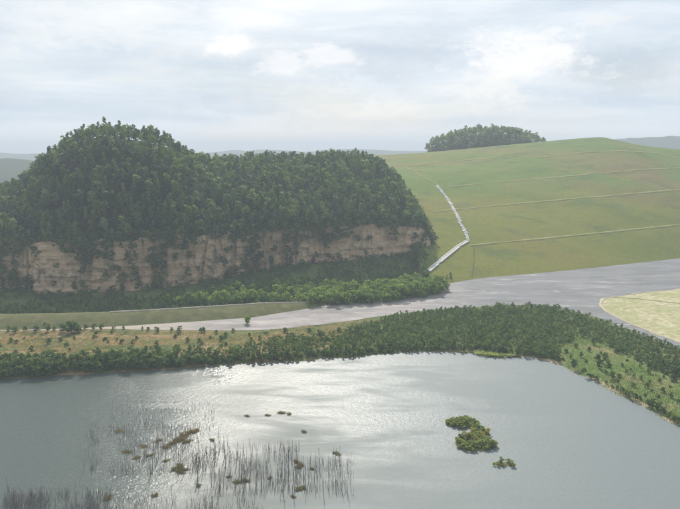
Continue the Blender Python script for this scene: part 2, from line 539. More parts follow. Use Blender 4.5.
def mat_water():
    m, t, out = new_mat('lake_water')
    g = t.n('ShaderNodeNewGeometry')
    P = g.outputs['Position']
    s = t.n('ShaderNodeSeparateXYZ'); t.link(P, s.inputs[0])
    x, y, z = s.outputs
    # gusts: cat's paws of ruffled water between calmer lanes
    gust = t.noise(t.scaled(P, (0.011, 0.030, 0.03), 0.30), 1.0, 5, 0.55, 0.9)
    gust2 = t.noise(t.scaled(P, (0.03, 0.11, 0.03), 0.25), 1.0, 4, 0.6, 0.6)
    ruff = t.mapr(t.math('MULTIPLY_ADD', gust2, 0.35, t.math('MULTIPLY', gust, 0.65)), 0.42, 0.60)
    # sheltered water under the wooded hill and among the drowned trees lies calmer
    dx = t.math('DIVIDE', t.math('SUBTRACT', x, 8.0), 70.0)
    dy = t.math('DIVIDE', t.math('SUBTRACT', y, 232.0), 78.0)
    open_w = t.mapr(t.math('SQRT', t.math('ADD', t.math('MULTIPLY', dx, dx), t.math('MULTIPLY', dy, dy))), 1.15, 0.25)
    ruff = t.math('MULTIPLY', ruff, t.math('MULTIPLY_ADD', open_w, 0.9, 0.10))
    calm = t.mapr(t.math('ADD', x, t.math('MULTIPLY', t.math('SUBTRACT', gust, 0.5), 110)), -20, -70)
    lane = t.mapr(t.math('MULTIPLY_ADD', gust2, 0.4, t.math('MULTIPLY', gust, 0.6)), 0.42, 0.58)
    lane = t.math('MULTIPLY', lane, t.math('MULTIPLY_ADD', open_w, 0.8, 0.2))
    rough = t.math('MULTIPLY_ADD', lane, -0.26, 0.64)
    rough = t.math('SUBTRACT', rough, t.math('MULTIPLY', calm, t.math('SUBTRACT', rough, 0.08)))
    w1 = t.noise(t.scaled(P, (0.50, 0.80, 0.5), 0.3), 1.0, 4, 0.6, 0.3)
    w2 = t.noise(t.scaled(P, (1.7, 2.6, 1.0), -0.2), 1.0, 3, 0.6)
    hgt = t.math('MULTIPLY_ADD', w2, 0.55, w1)
    refl_edge = t.noise(P, 0.013, 3, 0.5)
    col = t.mix(t.mapr(t.math('ADD', x, t.math('MULTIPLY', t.math('SUBTRACT', refl_edge, 0.5), 60)), -50, 40), (0.080, 0.098, 0.086), (0.152, 0.178, 0.176))  # darker green to the left: the wooded hill's reflection painted into the water colour
    p = t.n('ShaderNodeBsdfPrincipled')
    t.link(col, p.inputs['Base Color'])
    t.link(rough, p.inputs['Roughness'])
    p.inputs['IOR'].default_value = 1.333
    p.inputs['Specular IOR Level'].default_value = 0.5
    b = t.n('ShaderNodeBump')
    b.inputs['Strength'].default_value = 1.0
    t.put(b.inputs['Distance'], t.math('MULTIPLY_ADD', ruff, 0.10, t.math('MULTIPLY_ADD', calm, 0.11, 0.08)))
    t.link(hgt, b.inputs['Height'])
    t.link(b.outputs[0], p.inputs['Normal'])
    t.link(p.outputs[0], out.inputs[0])
    return m


M_GROUND, M_SILT, M_FIELD, M_HEAP, M_CLIFF, M_WATER = mat_ground(), mat_silt(), mat_field(), mat_heap(), mat_cliff(), mat_water()
M_WOODFLOOR = mat_soil('wood_floor', (0.03, 0.035, 0.018), (0.045, 0.05, 0.025), (0.07, 0.065, 0.035))
M_BERM = mat_soil('berm_grass', (0.075, 0.085, 0.032), (0.11, 0.115, 0.045), (0.17, 0.15, 0.07), 0.2)
M_TRACK = mat_soil('track_gravel', (0.26, 0.23, 0.17), (0.36, 0.32, 0.25), (0.44, 0.40, 0.32), 0.4)
M_BENCH = mat_soil('bench_track', (0.13, 0.16, 0.038), (0.175, 0.178, 0.055), (0.235, 0.21, 0.10), 0.03)
M_DITCH = mat_soil('ditch_soil', (0.06, 0.07, 0.03), (0.08, 0.085, 0.04), (0.11, 0.11, 0.05), 0.4)
M_FAR = mat_soil('far_woods', (0.025, 0.04, 0.025), (0.035, 0.055, 0.03), (0.06, 0.085, 0.04), 0.006)

# ------------------------------------------------------------------ the large structure: plan of the place
G0 = 1.5
shore = [at_z(px, py, 0.0) for px, py in ((-60, 384), (0, 379), (40, 377), (100, 373), (170, 369), (230, 364), (300, 361), (350, 357), (400, 353),
                                          (450, 351), (490, 354), (520, 356), (550, 361), (575, 372), (600, 385), (640, 405), (680, 427), (730, 456))]
shore_s = smooth_line(np.array(shore), 160, 0.012)
shore_s[:, 0] += 1.6 * fbm(shore_s[:, 0] / 9, shore_s[:, 1] / 9, 3, 5)
shore_s[:, 1] += 2.4 * fbm(shore_s[:, 0] / 7, shore_s[:, 1] / 9, 3, 9)
LAKE = np.concatenate([shore_s[:, :2], [[190, 60], [150, -120], [-320, -120], [-360, 150]]])

# cliff foot (station: px, foot Y, top z, ridge px, ridge skyline py, ridge Y)
ST = np.array([
    (-150, 402, 18, -190, 214, 500), (-60, 398, 26, -75, 197, 505), (5, 396, 30, 12, 178, 490), (35, 390, 33, 42, 149, 486), (75, 387, 34, 76, 125, 486),
    (115, 388, 34, 112, 118, 488), (160, 396, 34, 158, 128, 498), (215, 415, 35, 207, 153, 545), (270, 435, 34, 262, 153, 580),
    (330, 452, 34, 322, 152, 600), (385, 468, 34, 374, 153, 610), (412, 476, 33, 394, 170, 596), (425, 482, 29, 410, 190, 580), (432, 488, 18, 422, 212, 560), (440, 496, 3, 437, 246, 540)], float)
TREE_H = 12.0
foot, brink, ridge, back = [], [], [], []
for (px, Y, zt, rpx, rpy, rY) in ST:
    f0 = at_y(px, 262, Y)
    foot.append((f0[0], Y, 0))
    brink.append((f0[0], Y + 5, zt))
    r0 = at_y(rpx, rpy, rY)
    ridge.append((r0[0], rY, max(2.0, r0[2] - TREE_H)))
    back.append((r0[0] * 1.15, rY + 190, 0.5))
NS = 420
foot, brink, ridge, back = (smooth_line(np.array(a), NS, 0.018) for a in (foot, brink, ridge, back))


brink[:, 2] += (4.0 * fbm(brink[:, 0] / 22, brink[:, 0] * 0, 2, 41) + 3.0 * (_h(np.floor(brink[:, 0] / 6.5), brink[:, 0] * 0, 43) - 0.5)) * np.clip((brink[:, 2] - 6) / 10, 0, 1)


def cliff_y(x):
    return np.interp(x, foot[:, 0], foot[:, 1], left=402, right=9999)


talus_h = lambda x: np.interp(x, [-260, -170, -90, -20, 40, 75], [2.5, 1.2, 3.5, 8.5, 10.5, 12.5])
berm_top = np.array([at_z(px, py, z)[:2] for px, py, z in ((-80, 316, 6), (0, 314.5, 6), (60, 313.5, 6), (118, 311.5, 6), (165, 309, 6), (250, 304.5, 5.6), (300, 302, 4.2), (338, 301.5, 2.2))])
berm_top = smooth_line(berm_top, 120, 0.03)
berm_z = np.interp(np.linspace(0, 1, 120), [0, 0.78, 0.93, 1.0], [6.0, 5.8, 3.4, 1.4])


def gh(x, y):
    """height of the natural ground"""
    x = np.asarray(x, float); y = np.asarray(y, float)
    d = poly_sd(LAKE, np.atleast_1d(x), np.atleast_1d(y)).reshape(np.atleast_1d(x).shape)
    h = np.clip(d * 0.22, -1.6, G0)
    h = h + np.where(d > 8, 0.0, 0)
    cyl = cliff_y(x)
    k = np.clip(1 - (cyl - y) / 48.0, 0, 1) * (x < foot[-1, 0] + 5)
    h = h + talus_h(x) * k * k * (3 - 2 * k) * (cyl < 9000)
    return h if x.ndim else float(h[0])


def sheet(name, pix, z, mat, jitter, label, cat, n=240, ss=0.006, world_pts=None):
    P = np.array([at_z(px, py, z)[:2] for px, py in pix])
    P = np.concatenate([P, P[:1]])
    Q = smooth_line(P, n, ss)[:-1]
    Q = Q + jitter * np.stack([fbm(Q[:, 0] / 8, Q[:, 1] / 8, 3, 31), fbm(Q[:, 0] / 8 + 50, Q[:, 1] / 8, 3, 33)], 1)
    xs = np.arange(Q[:, 0].min(), Q[:, 0].max(), 6)
    me = bpy.data.meshes.new(name)
    me.from_pydata([(a, b, z) for a, b in Q], [], [list(range(len(Q)))])
    me.materials.append(mat)
    me.update()
    if me.polygons[0].normal.z < 0:
        me.flip_normals()
    o = add(name, me)
    tag(o, label, cat, kind='structure')
    return o, Q


# grey silt outwash between the shrubs and the hills
silt_o, SILT = sheet('silt_flat', [(-60, 328.5), (60, 326), (118, 324), (200, 320), (240, 311), (290, 304), (340, 302), (400, 298), (440, 291), (450, 282), (480, 276), (560, 269.5),
                                   (620, 263), (680, 256.5), (760, 248), (900, 250), (900, 400), (760, 376), (690, 352), (640, 334), (592, 316), (550, 305), (500, 305), (440, 309), (380, 316),
                                   (320, 325), (250, 331), (180, 330), (100, 329), (0, 331), (-60, 332)], G0 + 0.07, M_SILT, 2.2,
                     'flat grey silt outwash with pale flow streaks below the grassy slope', 'silt flat')
field_o, FIELD = sheet('field', [(602, 298), (640, 293), (680, 288.5), (760, 282), (860, 290), (860, 380), (740, 364), (680, 343), (640, 328), (608, 313), (599, 306)], G0 + 0.12, M_FIELD, 1.6,
                       'pale straw-coloured field beside the silt at the right edge', 'field')


# ground sheet: fine where it is seen from near, coarse out to the horizon
gx = np.concatenate([[-9000, -6000, -4000, -2600, -1600, -1000, -700], np.arange(-520, 560, 3.0), [640, 800, 1100, 1700, 2700, 4000, 6000, 9000]])
gy = np.concatenate([[-400, -200, -60, 40], np.arange(110, 500, 2.5), np.arange(500, 760, 10), [800, 900, 1050, 1250, 1500, 2000, 2700, 3800, 5500, 9500]])
GX, GY = np.meshgrid(gx, gy, indexing='ij')
GZ = gh(GX.ravel(), GY.ravel()).reshape(GX.shape)
bump = 0.25 * fbm(GX / 14, GY / 14, 4, 21) + 0.12 * fbm(GX / 4, GY / 4, 2, 22)
bump = bump * np.clip(poly_sd(SILT, GX, GY) / 5.0, 0, 1)
GZ = GZ + bump * np.clip((GZ - 0.25) / 0.8, 0, 1) * (np.abs(GX) < 600) * (GY < 760)
o = add('ground', mesh_np('ground', np.stack([GX, GY, GZ], -1).reshape(-1, 3), grid_faces(len(gx), len(gy)), M_GROUND, True))
tag(o, 'grassy ground and lake shore around the water and below the hill', 'ground', kind='structure')

# lake
lx = np.array([-420, 260.0]); ly = np.array([-140, 330.0])
o = add('lake', mesh_np('lake', [(-420, -140, 0), (260, -140, 0), (260, 330, 0), (-420, 330, 0)], np.array([[0, 1, 2, 3]]), M_WATER))
tag(o, 'wind-ruffled grey lake with bright sun glitter filling the foreground', 'lake', kind='structure')


def strip(name, L, width, mat, z_off=0.0, label=None, cat=None, zs=None, parent=None, kind='structure', crown=0.0, drape=None):
    """draped ribbon following a 3D line, with a small real thickness"""
    L = np.asarray(L, float)
    T = np.gradient(L[:, :2], axis=0)
    T /= np.linalg.norm(T, axis=1)[:, None] + 1e-9
    N = np.stack([-T[:, 1], T[:, 0]], 1)
    wv = width * (1 + (0.8 if drape else 0.35) * fbm(np.arange(len(L)) / 3.0, np.zeros(len(L)), 2, 77))[:, None] / 2
    A = np.concatenate([L[:, :2] + N * wv, L[:, 2:3] + z_off], 1)
    B = np.concatenate([L[:, :2] - N * wv, L[:, 2:3] + z_off], 1)
    if drape:
        A[:, 2] = drape(A) + z_off; B[:, 2] = drape(B) + z_off
    C_ = np.concatenate([L[:, :2], L[:, 2:3] + z_off + crown], 1)
    if drape:
        C_[:, 2] = drape(C_) + z_off + crown
    dn = 0.03 if drape else 1.2
    A2 = A - (0, 0, dn); B2 = B - (0, 0, dn)
    V = np.concatenate([A2, A, C_, B, B2]); n = len(L)
    F = np.concatenate([np.stack([np.arange(n - 1) + k * n, np.arange(1, n) + k * n, np.arange(1, n) + (k + 1) * n, np.arange(n - 1) + (k + 1) * n], 1) for k in range(4)])
    me = mesh_np(name, V, F, mat, True)
    o = add(name, me, parent)
    if label:
        tag(o, label, cat, kind=kind)
    return o


# pale rim and dark cart track on the field
rim = np.array([at_z(px, py, G0 + 0.16) for px, py in ((650, 291.5), (625, 295), (604, 298.5), (600, 304), (606, 311), (625, 321), (650, 331), (680, 342.5), (740, 362))])
strip('field_edge_path', smooth_line(rim, 80, 0.02), 1.5, M_SANDROCK, 0.0, 'pale sandy bank curving round the tip of the straw-coloured field', 'bank', crown=0.25)
trk = np.array([at_z(px, py, G0 + 0.16) for px, py in ((612, 297), (640, 299), (665, 302), (690, 304), (760, 310))])
strip('field_track_path', smooth_line(trk, 50, 0.05), 0.9, M_DITCH, 0.0, 'thin dark wheel track crossing the straw-coloured field', 'track')

# berm with a pale track on its crest
bn = len(berm_top)
sec = []
for off, dz in ((-15.5, -99), (-9, -0.55), (-2.2, -0.04), (2.2, -0.04), (9, -0.6), (14, -99)):
    hh = np.where(dz < -50, G0 - 0.6, G0 + (berm_z - G0) * (1 + dz))
    w = (berm_z - 1.0) / 5.0
    ny = berm_top[:, 1] + off * np.clip(w, 0.15, 1)
    sec.append(np.stack([berm_top[:, 0], ny, hh + 0.25 * fbm(berm_top[:, 0] / 6, ny / 6, 2, 4)], 1))
o = add('berm', mesh_np('berm', np.concatenate(sec), grid_faces(6, bn)[:, ::-1], M_BERM, True))
tag(o, 'long low grassy dam in front of the cliff with a track on top', 'dam', kind='structure')
bt = np.concatenate([berm_top, berm_z[:, None]], 1)
_i0 = int(np.argmax(project(bt)[0] > 108))
strip('berm_path', bt[_i0:112], 1.2, M_TRACK, 0.28, 'pale gravel track along the crest of the low grassy dam', 'track', crown=0.05)


# ------------------------------------------------------------------ wooded hill
def hill_pt(s, t):
    """s 0..1 along the cliff, t 0..1 brink to ridge, 1..2 ridge to the back foot"""
    i = np.clip(s, 0, 1) * (NS - 1)
    g = lambda A: np.stack([np.interp(i, np.arange(NS), A[:, k]) for k in range(3)], -1)
    b, r, k = g(brink), g(ridge), g(back)
    tt = np.clip(t, 0, 1)[..., None]; t2 = np.clip(t - 1, 0, 1)[..., None]
    p = b + (r - b) * tt
    f = 1 - (1 - tt[..., 0]) ** 1.55
    p[..., 2] = b[..., 2] + (r[..., 2] - b[..., 2]) * f
    q = r + (k - r) * t2
    f2 = 0.5 - 0.5 * np.cos(np.pi * t2[..., 0])
    q[..., 2] = r[..., 2] + (k[..., 2] - r[..., 2]) * f2
    out = np.where((np.asarray(t) > 1)[..., None], q, p)
    amp = np.clip(tt[..., 0] * 4, 0, 1) * np.clip((out[..., 2] - 3) / 10, 0, 1)
    out[..., 2] += 5.0 * fbm(out[..., 0] / 38, out[..., 1] / 38, 3, 51) * amp
    return out


S_, T_ = np.meshgrid(np.linspace(0, 1, 220), np.concatenate([np.linspace(0, 1, 40), np.linspace(1, 2, 30)[1:]]), indexing='ij')
o = add('hill', mesh_np('hill', hill_pt(S_, T_).reshape(-1, 3), grid_faces(*S_.shape), M_WOODFLOOR, True))
tag(o, 'steep wooded hill standing above the sandstone cliff', 'hill', kind='structure')

# cliff face: strata ledges, joints and blocks
nu, nv = 700, 64
si = np.linspace(0, NS - 1, nu)
ft = np.stack([np.interp(si, np.arange(NS), foot[:, k]) for k in range(3)], 1)
br = np.stack([np.interp(si, np.arange(NS), brink[:, k]) for k in range(3)], 1)
arc = np.concatenate([[0], np.cumsum(np.linalg.norm(np.diff(ft[:, :2], axis=0), axis=1))])
vv = np.linspace(0, 1, nv)
A_, V_ = np.meshgrid(arc, vv, indexing='ij')
zlo = -1.5
Zc = zlo + (br[:, 2][:, None] + 0.4 - zlo) * V_
Xc = ft[:, 0][:, None] + (br[:, 0] - ft[:, 0])[:, None] * V_
Yc = ft[:, 1][:, None] + (br[:, 1] - ft[:, 1])[:, None] * V_
lay = np.floor(Zc / 2.6 + 0.7 * fbm(A_ / 60, A_ * 0, 2, 61))
ledge = (_h(lay, np.floor(A_ / 30), 8) - 0.5) * 1.8
block = (_h(np.floor(A_ / 4.5 + 2.5 * _h(lay, lay * 0, 5)), lay, 9) - 0.5) * 2.0
butt = 5.5 * fbm(A_ / 26, Zc / 90, 3, 63)
crack = -3.4 * np.clip(1 - np.abs(vnoise(A_ / 11, Zc / 60, 66)) / 0.06, 0, 1) - 1.6 * np.clip(1 - np.abs(vnoise(A_ / 4.5, Zc / 25, 69)) / 0.07, 0, 1)
rough = 0.9 * fbm(A_ / 3, Zc / 2, 3, 67)
taper = np.clip((br[:, 2] - 4)[:, None] / 12, 0, 1)
fade = np.clip((1 - V_) * 7, 0, 1) * 0.75 + 0.25
Yc = Yc - (ledge + block + butt + crack + rough) * taper * fade
cl = add('cliff', mesh_np('cliff', np.stack([Xc, Yc, Zc], -1).reshape(-1, 3), grid_faces(nu, nv), M_CLIFF, False))
tag(cl, 'long tan sandstone cliff face with horizontal ledges under the woods', 'cliff', kind='structure')

# ------------------------------------------------------------------ grassed spoil heap
HB = [(428, 289, 366, 155.5, 865), (436, 286.5, 398, 154.3, 865), (445, 284, 430, 152.3, 862), (480, 278, 490, 146.5, 858), (560, 271.2, 572, 139, 850),
      (600, 267, 602, 137, 845), (640, 262.5, 642, 146, 835), (680, 258.2, 690, 150.5, 820), (800, 246, 820, 157, 800), (1000, 232, 1020, 170, 780)]
hb = smooth_line(np.array([at_z(a, b, 1.6) for a, b, *_ in HB]), 200, 0.02)
hc = smooth_line(np.array([at_y(c_, d_, Y_) for _, _, c_, d_, Y_ in HB]), 200, 0.012)
hk = hc + np.array((10, 260, 0)); hk[:, 2] = 0.5


def heap_pt(s, t):
    i = np.clip(s, 0, 1) * 199
    g = lambda A: np.stack([np.interp(i, np.arange(200), A[:, k]) for k in range(3)], -1)
    b, c_, k = g(hb), g(hc), g(hk)
    tt = np.clip(t, 0, 1)[..., None]; t2 = np.clip(t - 1, 0, 1)[..., None]
    p = b + (c_ - b) * tt
    p[..., 2] = b[..., 2] + (c_[..., 2] - b[..., 2]) * (1 - (1 - tt[..., 0]) ** 1.22)
    q = c_ + (k - c_) * t2
    q[..., 2] = c_[..., 2] + (k[..., 2] - c_[..., 2]) * (0.5 - 0.5 * np.cos(np.pi * t2[..., 0]))
    out = np.where((np.asarray(t) > 1)[..., None], q, p)
    a = np.clip(tt[..., 0] * 8, 0, 1) * np.clip((1.03 - tt[..., 0]) * 6, 0.1, 1)
    out[..., 2] += a * (2.2 * fbm(out[..., 0] / 60, out[..., 1] / 60, 3, 71) + 0.45 * fbm(out[..., 0] / 9, out[..., 1] / 9, 3, 72))
    return out


S_, T_ = np.meshgrid(np.linspace(0, 1, 260), np.concatenate([np.linspace(0, 1, 120), np.linspace(1, 2, 24)[1:]]), indexing='ij')
HV = heap_pt(S_, T_)
HV[0, :, 2] = -2.0
o = add('grass_hill', mesh_np('grass_hill', HV.reshape(-1, 3), grid_faces(*S_.shape), M_HEAP, True))
tag(o, 'broad smooth grass-covered slope rising behind the silt flat', 'hill', kind='structure')

# table of the heap as seen, to lay benches and the drain on it
_u = np.linspace(1, 259, 430); _v = np.linspace(0, 119, 330)
_a = HV[np.floor(_u).astype(int)] * (1 - _u % 1)[:, None, None] + HV[np.minimum(np.floor(_u).astype(int) + 1, 259)] * (_u % 1)[:, None, None]
_hp = _a[:, np.floor(_v).astype(int)] * (1 - _v % 1)[None, :, None] + _a[:, np.minimum(np.floor(_v).astype(int) + 1, 119)] * (_v % 1)[None, :, None]
_px, _py, _ = project(_hp)
_flat = np.stack([_px.ravel(), _py.ravel()], 1)
_hpf = _hp.reshape(-1, 3)


def on_heap(px, py):
    d = (_flat[:, 0] - px) ** 2 + (_flat[:, 1] - py) ** 2
    i = np.argsort(d)[:6]
    w = 1 / (d[i] + 0.02)
    return (_hpf[i] * w[:, None]).sum(0) / w.sum()


def heap_z(P):
    out = []
    for p in P:
        d = (_hpf[:, 0] - p[0]) ** 2 + (_hpf[:, 1] - p[1]) ** 2
        i = np.argpartition(d, 7)[:7]
        M = np.stack([np.ones(7), _hpf[i, 0] - p[0], _hpf[i, 1] - p[1]], 1)
        out.append(np.linalg.lstsq(M, _hpf[i, 2], rcond=None)[0][0])
    return np.array(out)


def heap_line(pts, n, ss=0.03):
    P = np.asarray(pts, float)
    L = np.concatenate([[0], np.cumsum(np.linalg.norm(np.diff(P, axis=0), axis=1))])
    q = np.linspace(0, L[-1], n)
    W_ = np.array([on_heap(np.interp(a, L, P[:, 0]), np.interp(a, L, P[:, 1])) for a in q])
    return smooth_line(W_, n, ss)


for pts, w, lab in (
        (((405, 166.5), (433, 163.5), (480, 159), (540, 154.5), (620, 151), (690, 155)), 3.6, 'topmost pale bench line running across the grassy slope'),
        (((448, 187), (467, 185), (520, 180.5), (582, 175), (640, 170), (700, 167)), 3.0, 'second pale bench line from the top of the grassy slope'),
        (((434, 212), (463, 209), (520, 203.5), (560, 200), (620, 195), (700, 188)), 3.4, 'third pale bench line meeting the white drain halfway up the grassy slope'),
        (((470, 245.5), (490, 243.5), (545, 238.5), (600, 233), (700, 223)), 3.2, 'lowest pale bench line starting at the bend of the white drain'),
        (((397, 164.5), (412, 170), (425, 178), (437, 185)), 4.6, 'pale diagonal track leading down to the top of the white drain')):
    strip('bench_path', heap_line(pts, 90), w, M_BENCH, 0.05, lab, 'track', crown=0.03, drape=heap_z)
strip('ditch_path', heap_line(((474, 246), (474, 262), (472, 277)), 30), 0.6, M_DITCH, 0.1, 'thin dark ditch running straight down the lower grassy slope', 'ditch', drape=heap_z)


# ------------------------------------------------------------------ far hills and knoll
def far_ridge(name, pts, Y, depth, label, seed, zb=0.0):
    C0 = np.array([at_y(a, b, Y) for a, b in pts])
    C0 = smooth_line(C0, 160, 0.01)
    C0[:, 2] += (Y / 650) * 1.6 * fbm(C0[:, 0] / (Y * 0.02), C0[:, 0] * 0, 4, seed)
    rows = []
    for f, k in ((-1, 0.0), (-0.6, 0.35), (-0.3, 0.72), (-0.1, 0.95), (0, 1.0), (0.3, 0.85), (0.8, 0.3), (1, 0.0)):
        r = C0.copy()
        r[:, 1] += f * depth
        r[:, 2] = zb + (C0[:, 2] - zb) * k
        rows.append(r)
    o = add(name, mesh_np(name, np.concatenate(rows), grid_faces(8, 160)[:, ::-1], M_FAR, True))
    tag(o, label, 'hill', kind='structure')


far_ridge('far_hill', ((-900, 150), (-500, 154), (-200, 151), (60, 154), (180, 152.5), (235, 151), (262, 149.5), (292, 149.3), (300, 151.5), (345, 150), (372, 149), (410, 150.5), (470, 152), (560, 153)), 3600, 700,
          'low blue hills on the horizon behind the wooded hill', 91)
far_ridge('far_hill', ((520, 152), (600, 141), (625, 138.3), (650, 136.6), (690, 136), (760, 139), (900, 141), (1300, 146)), 2500, 600,
          'blue wooded ridge on the horizon right of the grassy slope', 95)
far_ridge('far_hill', ((-700, 150), (-300, 153), (-120, 155), (-30, 157), (8, 158.5), (30, 160), (60, 166), (120, 172)), 1500, 350,
          'blue-green wooded ridge at the left edge beyond the wooded hill', 97)

kc = at_y(486, 150, 930)
u_, v_ = np.meshgrid(np.linspace(-1, 1, 40), np.linspace(-1, 1, 30), indexing='ij')


def knoll_z(u, v):
    r = np.clip(1 - (np.abs(u) ** 2.2 + np.abs(v) ** 2), 0, 1)
    return 80.0 + 29.0 * r ** 0.62 + 2 * u


KX, KY = 86.0, 60.0
KV = np.stack([kc[0] + u_ * KX, 930 + v_ * KY, np.where((np.abs(u_) > 0.98) | (np.abs(v_) > 0.98), 40, knoll_z(u_, v_))], -1)
o = add('knoll_hill', mesh_np('knoll_hill', KV.reshape(-1, 3), grid_faces(40, 30), M_WOODFLOOR, True))
tag(o, 'small wooded knoll behind the brow of the grassy slope', 'hill', kind='structure')


# ------------------------------------------------------------------ plants: prototypes as arrays
def cards(centers, normals, size, rng, stretch=1.0):
    """one small leaf-spray quad per centre, facing roughly along its normal"""
    n = len(centers)
    nn = normals + rng.normal(0, 0.55, (n, 3))
    nn /= np.linalg.norm(nn, axis=1)[:, None] + 1e-9
    ref = rng.normal(0, 1, (n, 3))
    a = np.cross(nn, ref); a /= np.linalg.norm(a, axis=1)[:, None] + 1e-9
    b = np.cross(nn, a)
    s = (size * rng.uniform(0.6, 1.35, n))[:, None]
    sb = s * stretch
    q = np.stack([centers - a * s * 0.5 - b * sb * 0.35, centers + a * s * 0.35 - b * sb * 0.5, centers + a * s * 0.5 + b * sb * 0.4 + nn * s * 0.15, centers - a * s * 0.4 + b * sb * 0.5], 1)
    return q.reshape(-1, 3), np.arange(4 * n).reshape(n, 4)


def crown_arrays(rng, h, w, base, clumps, per, size, shape='round'):
    """clumped crown from z=base to z=h, width w"""
    C_, N_ = [], []
    for i in range(clumps):
        f = (i + rng.uniform(0, 1)) / clumps
        zc = base + (h - base) * (0.08 + 0.84 * f)
        if shape == 'cone':
            rr = w / 2 * (1.02 - f) ** 0.8
        else:
            rr = w / 2 * math.sqrt(max(0.05, 1 - (2 * f - 0.85) ** 2 / 1.45))
        a = rng.uniform(0, 2 * math.pi)
        rad = rr * math.sqrt(rng.uniform(0.15, 0.75))
        cc = np.array((math.cos(a) * rad, math.sin(a) * rad, zc))
        cr = rng.uniform(0.17, 0.30) * w * (0.75 if shape == 'cone' else 1)
        d = rng.normal(0, 1, (per, 3)); d /= np.linalg.norm(d, axis=1)[:, None]
        d[:, 2] = np.where(d[:, 2] < -0.35, -d[:, 2] * 0.6, d[:, 2])
        r = cr * rng.uniform(0.55, 1.05, per)[:, None]
        C_.append(cc + d * r * np.array((1, 1, 0.8)))
        N_.append(d)
    V, F = cards(np.concatenate(C_), np.concatenate(N_), size, rng, 1.0)
    return V, F


def tube(pts, radii, sides=5):
    pts = np.asarray(pts, float)
    V, n = [], len(pts)
    for i in range(n):
        d = pts[min(i + 1, n - 1)] - pts[max(i - 1, 0)]
        d = d / (np.linalg.norm(d) + 1e-9)
        ref = np.array((1, 0, 0)) if abs(d[0]) < 0.8 else np.array((0, 1, 0))
        a = np.cross(d, ref); a /= np.linalg.norm(a); b = np.cross(d, a)
        for k in range(sides):
            t = 2 * math.pi * k / sides
            V.append(pts[i] + radii[i] * (math.cos(t) * a + math.sin(t) * b))
    F = []
    for i in range(n - 1):
        for k in range(sides):
            F.append((i * sides + k, i * sides + (k + 1) % sides, (i + 1) * sides + (k + 1) % sides, (i + 1) * sides + k))
    return np.array(V), np.array(F)


def join(parts):
    V, F, o_ = [], [], 0
    for v, f in parts:
        V.append(v); F.append(f + o_); o_ += len(v)
    return np.concatenate(V), np.concatenate(F)


def trunk_arrays(rng, h, r, limbs=4, w=5.0):
    lean = rng.uniform(-0.35, 0.35, 2)
    P = [(lean[0] * f * f, lean[1] * f * f, -0.8 + (h * 0.86 + 0.8) * f) for f in (0, 0.12, 0.4, 0.7, 1.0)]
    parts = [tube(P, [r * 1.5, r, r * 0.75, r * 0.45, r * 0.12], 6)]
    for i in range(limbs):
        z = h * rng.uniform(0.3, 0.65); a = rng.uniform(0, 6.28); l = w * rng.uniform(0.28, 0.42)
        b = np.array((0, 0, z)); e = b + np.array((math.cos(a) * l, math.sin(a) * l, l * 0.9))
        parts.append(tube([b, (b + e) / 2 + (0, 0, 0.15 * l), e], [r * 0.4, r * 0.28, r * 0.08], 4))
    return join(parts)


class Kind:
    pass


def tree_kind(seed, h, w, base, clumps, per, size, shape, leaf, tr=0.2):
    rng = np.random.default_rng(seed)
    k = Kind()
    k.h, k.w = h, w
    k.cv, k.cf = crown_arrays(rng, h, w, base, clumps, per, size, shape)
    k.tv, k.tf = trunk_arrays(rng, h, tr, 4, w)
    k.crown = mesh_np('crown', k.cv, k.cf, leaf)
    k.trunk = mesh_np('trunk', k.tv, k.tf, M_BARK, True)
    # a lighter version for the trees that stand deep in the wood
    k.lv, k.lf = crown_arrays(rng, h, w * 1.12, base + 0.2 * (h - base), clumps * 3 // 4, per * 3 // 5, size * 1.0, shape)
    return k


FOREST = [tree_kind(100 + i, *a) for i, a in enumerate((
    (13.5, 7.0, 3.0, 20, 26, 0.95, 'round', M_FOREST, 0.22),
    (12.0, 6.2, 2.6, 18, 26, 0.90, 'round', M_FOREST, 0.20),
    (15.0, 6.6, 3.4, 20, 26, 0.95, 'round', M_FOREST, 0.24),
    (14.5, 5.0, 2.4, 20, 24, 0.85, 'cone', M_FOREST, 0.2),
    (11.0, 7.4, 2.4, 20, 26, 0.95, 'round', M_FOREST, 0.2),
    (16.5, 5.6, 3.0, 22, 24, 0.90, 'cone', M_FOREST, 0.24)))]
SHRUB = [tree_kind(200 + i, *a) for i, a in enumerate((
    (3.6, 3.6, 0.2, 11, 22, 0.55, 'round', M_SHRUB, 0.07),
    (4.6, 3.4, 0.3, 12, 22, 0.55, 'round', M_SHRUB, 0.08),
    (2.7, 3.6, 0.1, 10, 22, 0.50, 'round', M_SHRUB, 0.06),
    (5.2, 3.0, 0.3, 13, 20, 0.52, 'cone', M_SHRUB, 0.09)))]
BUSH = [tree_kind(300 + i, *a) for i, a in enumerate((
    (6.5, 6.2, 0.1, 18, 24, 0.75, 'round', M_BUSH, 0.12),
    (7.6, 6.6, 0.1, 20, 24, 0.78, 'round', M_BUSH, 0.14),
    (5.4, 6.8, 0.0, 16, 24, 0.72, 'round', M_BUSH, 0.12)))]
ISLE = [tree_kind(400 + i, *a) for i, a in enumerate((
    (2.0, 2.6, -0.1, 10, 26, 0.36, 'round', M_ISLE, 0.05),
    (2.7, 2.3, -0.1, 11, 26, 0.36, 'round', M_ISLE, 0.05),
    (1.4, 2.7, -0.1, 9, 26, 0.34, 'round', M_ISLE, 0.05)))]


